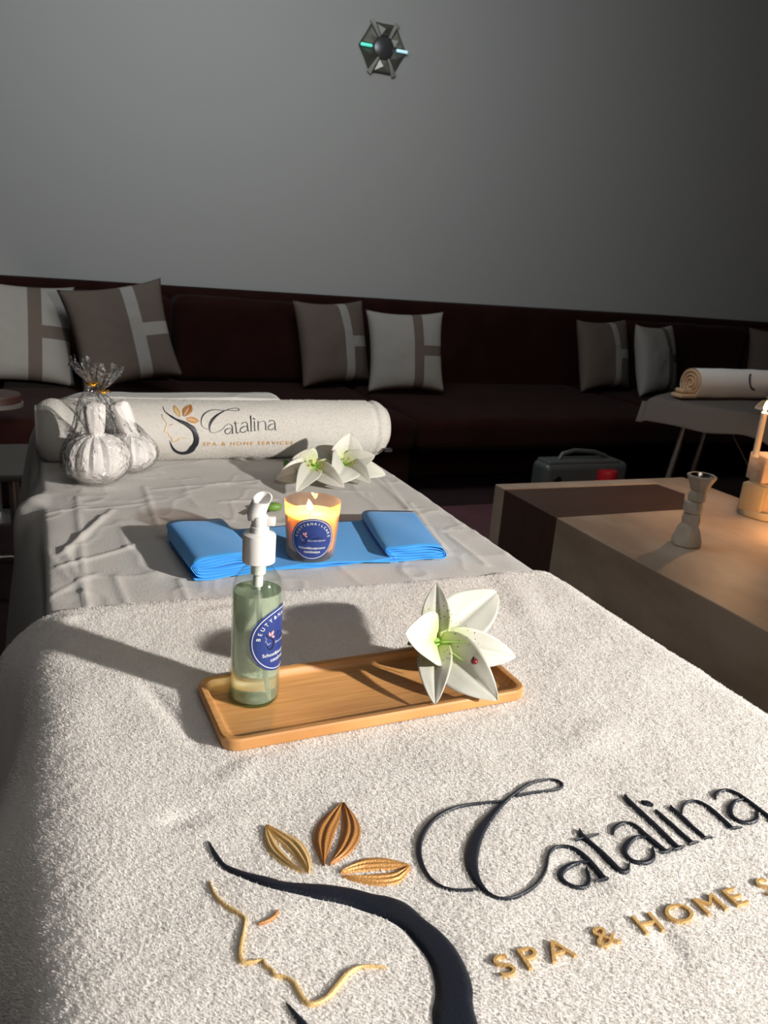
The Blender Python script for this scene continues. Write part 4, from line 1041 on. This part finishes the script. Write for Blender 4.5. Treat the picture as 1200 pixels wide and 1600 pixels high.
# round stone bowl at the right edge
bwp = onz(1222, 893, TZc)
bw = MB().lathe([(.0, 0), (.024, 0), (.036, .008), (.044, .028), (.043, .050), (.036, .064), (.033, .066), (.034, .060), (.038, .046), (.034, .020), (.0, .012)], 48, cap=False)
bo = bw.build('stone_bowl', mat('grey_stone', (.36, .34, .30), .6, bump=(50, .4, .003), var=(18, (.30, .28, .25)))); bo.location = bwp
tag(bo, 'small round grey stone bowl on the stone table at the right edge', 'bowl')

# ---------------------------------------------------------------- clear plastic kit case behind the stone table
ky_ = 3.25
pA, pB = ony(838, 752, ky_), ony(966, 752, ky_); ptop = ony(860, 706, ky_).z
kc = thing('plastic_kit_case', 'clear plastic carry case with a handle on the floor behind the stone table', 'case', ((pA.x+pB.x)/2, ky_, .012))
kw = pB.x-pA.x; kh = ptop-.012-.02
CASE = mat('frosted_plastic', (.13, .14, .14), .35, **{'Transmission Weight': .5})
MB().box((-kw/2, -.07, 0), (kw/2, .07, kh*.92), .035, 6).build('case_body', CASE, kc)
MB().box((-kw/2+.02, -.055, kh*.88), (kw/2-.05, .055, kh*.95), .012, 4).build('lid', CASE, kc)
MB().tube([(-kw*.28, 0, kh*.92), (-kw*.24, 0, kh*1.03), (-kw*.1, 0, kh*1.08), (kw*.14, 0, kh*1.05), (kw*.28, 0, kh*.98), (kw*.34, 0, kh*.90)], .011, 12).build('handle', CASE, kc)
MB().sphere((-kw*.36, -.076, kh*.66), .024, 16, sc=(1, .2, 1)).build('latch', DMETAL, kc)
for k, (fx, fz, r, cc, lab) in enumerate([(.20, .66, .050, (.45, .01, .02), 'red round jar inside'), (-.02, .52, .02, (.55, .55, .50), 'pale bottle cap inside'), (.06, .52, .018, (.35, .42, .30), 'greenish bottle cap inside'), (.30, .54, .018, (.5, .5, .48), 'pale bottle cap inside')]):
    o = MB().lathe([(.0, -r), (r*.9, -r), (r, -r*.8), (r, r*.7), (r*.9, r), (.0, r)], 24, c=(kw*fx, -.09, kh*fz)).build('jar', mat(f'jar_colour_{k}', cc, .4), kc); o['label'] = lab.replace('inside', 'in the case')

# ---------------------------------------------------------------- second bed, draped, at the right
Z2 = .665
n1 = onz(1013, 619, Z2); f1 = onz(1060, 604, Z2)
sb2 = thing('draped_massage_bed', 'second massage bed under a grey drape behind the stone table', 'massage bed', (n1.x+.6, n1.y-.4, 0))
bx_, by_ = n1.x, n1.y; bw_, bd_ = 1.5, .60
rz2 = math.radians(-60)
DR = mat('grey_drape', (.125, .11, .098), .85, bump=(120, .3, .002), spec=.2)
xs2 = section(chaikin([(-.05, -.11), (-.02, -.05), (0, -.01), (.02, 0), (.3, 0), (.56, 0), (.595, -.01), (.61, -.1)], 2), 90)   # y profile
U = np.linspace(-.0, bw_, 160)
UU, Vq = np.meshgrid(U, np.arange(len(xs2)), indexing='ij'); YYq = xs2[Vq, 0]; ZZq = xs2[Vq, 1]
front = (YYq < .02)
sag = .10*sstep(.35, .75, UU)+.05*np.sin(UU*9)*sstep(.2, .5, UU)
Zq = Z2+ZZq*(1+np.where(front, sag*6, 0))+.004*fbm(UU*6, YYq*6, 3)
endd = sstep(.02, .0, UU); Zq = Zq-.012*endd
Yq = YYq+np.where(front, .012*np.sin(UU*16), 0)
ca2, sa2 = math.cos(rz2), math.sin(rz2)
Pq = np.stack([bx_+UU*ca2-Yq*sa2, by_+UU*sa2+Yq*ca2, Zq], -1)-np.array(sb2.location)
grid_obj('drape', Pq, DR, sb2, .002)
# left end drop of the drape
E0 = Pq[0]; E = np.stack([np.column_stack([E0[:, 0]-.004*k*ca2, E0[:, 1]-.004*k*sa2, np.where(E0[:, 2] > Z2-.02, E0[:, 2]-.018*k, np.maximum(E0[:, 2], Z2-.12))]) for k in range(7)], 0)
grid_obj('drape_end', E, DR, sb2, .002)
def rp(u, v, z): return V3((bx_+u*ca2-v*sa2, by_+u*sa2+v*ca2, z))-sb2.location
mb = MB(); mb.box((0, 0, 0), (bw_-.02, bd_-.04, .05), .015, 3)
o = mb.build('padded_top', VINYL, sb2); o.location = rp(.012, .02, Z2-.058); o.rotation_euler = (0, 0, rz2)
lg1 = ony(1047, 664, by_+.15); lg2 = ony(1034, 748, by_+.05)
for (u, v) in ((.18, .08), (.18, .5), (1.35, .08), (1.35, .5)):
    MB().tube([rp(u, v, Z2-.05), rp(u-.07, v-.02, 0)], .014, 12).build('leg', METAL, sb2)
MB().tube([rp(.34, .1, Z2-.06), rp(.75, .12, .03)], .003, 6).build('brace_wire', METAL, sb2)

# rolled towel on the second bed
a_, b_2 = onz(1086, 627, Z2+.0), onz(1230, 628, Z2)
rr_ = .070
rt = thing('rolled_towel', 'rolled white towel with a beige lining lying on the grey draped bed', 'towel', (a_.x, a_.y+rr_, Z2+rr_+.006))
Lr = (b_2-a_).length+.05; az = math.atan2(b_2.y-a_.y, b_2.x-a_.x); rt.rotation_euler = (0, 0, az)
BEI = mat('beige_terry', (.52, .36, .22), .95, bump=(300, .8, .003), spec=.1)
th = np.linspace(0, 2*math.pi, 49); XX, TH = np.meshgrid(np.linspace(.02, Lr, 60), th, indexing='ij'); RR = rr_*(1+.05*fbm(XX*10, np.minimum(TH, 2*math.pi-TH), 2))
grid_obj('towel_roll', np.stack([XX, RR*np.cos(TH), RR*np.sin(TH)], -1), TERRY, rt)
en = MB(); n = 40
en.add([(.022, 0, 0)]+[(.022, rr_*.98*math.cos(2*math.pi*k/n), rr_*.98*math.sin(2*math.pi*k/n)) for k in range(n)], [(0, 1+k, 1+(k+1) % n) for k in range(n)])
en.tube([(.020, rr_*(.88-.8*k/100)*math.cos(k*.2), rr_*(.88-.8*k/100)*math.sin(k*.2)) for k in range(100)], .006, 8)
en.build('rolled_end', BEI, rt)['label'] = 'beige spiral end'
fp = MB(); fp.box((-.075, -.05, -rr_+.003), (.03, .02, -rr_+.022), .008, 3); fp.box((-.055, -.035, -rr_+.02), (.025, .02, -rr_+.042), .009, 3, rot=Matrix.Rotation(.12, 3, 'Y'))
fp.build('loose_flap', BEI, rt)['label'] = 'beige folded flap'
MB().tube([(.37+.05*math.cos(t), (rr_+.003)*math.cos(math.pi-.35-.6*math.sin(t)), (rr_+.003)*math.sin(math.pi-.35-.6*math.sin(t))) for t in np.linspace(2.2, 4.6, 14)], .004, 6).build('embroidered_curl', NAVY, rt)

# white flower by the taper flame, on the draped bed
cf = onz(1196, 634, Z2+.05)
FLW = thing('lily_flower', 'beige white lily beside the rolled towel on the draped bed', 'flower', cf)
for k in range(6):
    a = k*1.047+.3; petal(FLW, cf, cf+V3((math.cos(a)*.085, -.03+.02*math.sin(a*2), math.sin(a)*.055+.01)), .05, .1, V3((-.1, -.9, .4)), 'petal', .15)
MB().sphere((0, 0, 0), .012, 12).build('flower_heart', PISTIL, FLW)

# ---------------------------------------------------------------- dim furniture at the left edge
t1 = onz(-14, 622, .52)
rt1 = thing('round_side_table', 'round side table with reddish top by the sofa at the left edge', 'side table', (t1.x, t1.y, 0))
MB().lathe([(.0, .50), (.105, .50), (.115, .505), (.115, .535), (.11, .54), (.0, .54)], 40).build('table_top', mat('red_brown_wood', (.045, .018, .015), .45), rt1)
MB().lathe([(.118, .488), (.122, .490), (.122, .505), (.118, .507), (.0, .506), (.0, .487)], 40, cap=False).build('rim', mat('grey_rim', (.10, .09, .08), .5), rt1)
MB().lathe([(.11, .0), (.11, .01), (.03, .02), (.016, .03), (.016, .49)], 24, cap=True).build('pole', METAL, rt1)
q1_, q2_ = onz(49, 741, .45), onz(47, 693, .45)
gt = thing('grey_bench_table', 'low grey table on thin legs beside the head of the massage bed', 'table', (q1_.x-.45, (q1_.y+q2_.y)/2, 0))
GTM = mat('grey_laminate', (.075, .068, .058), .7, var=(5, (.06, .055, .046)))
gx = .45; gy = (q2_.y-q1_.y)/2
MB().box((-gx, -gy, .425), (gx, gy, .45), .006, 2).build('table_top', GTM, gt)
for sx_ in (-1, 1):
    for sy_ in (-1, 1):
        MB().tube([(sx_*(gx-.06), sy_*(gy-.05), .426), (sx_*(gx-.05), sy_*(gy-.04), 0)], .012, 12).build('leg', METAL, gt)
MB().tube([(-(gx-.055), -(gy-.045), .16), (gx-.055, -(gy-.045), .16)], .007, 8).build('crossbar', METAL, gt)
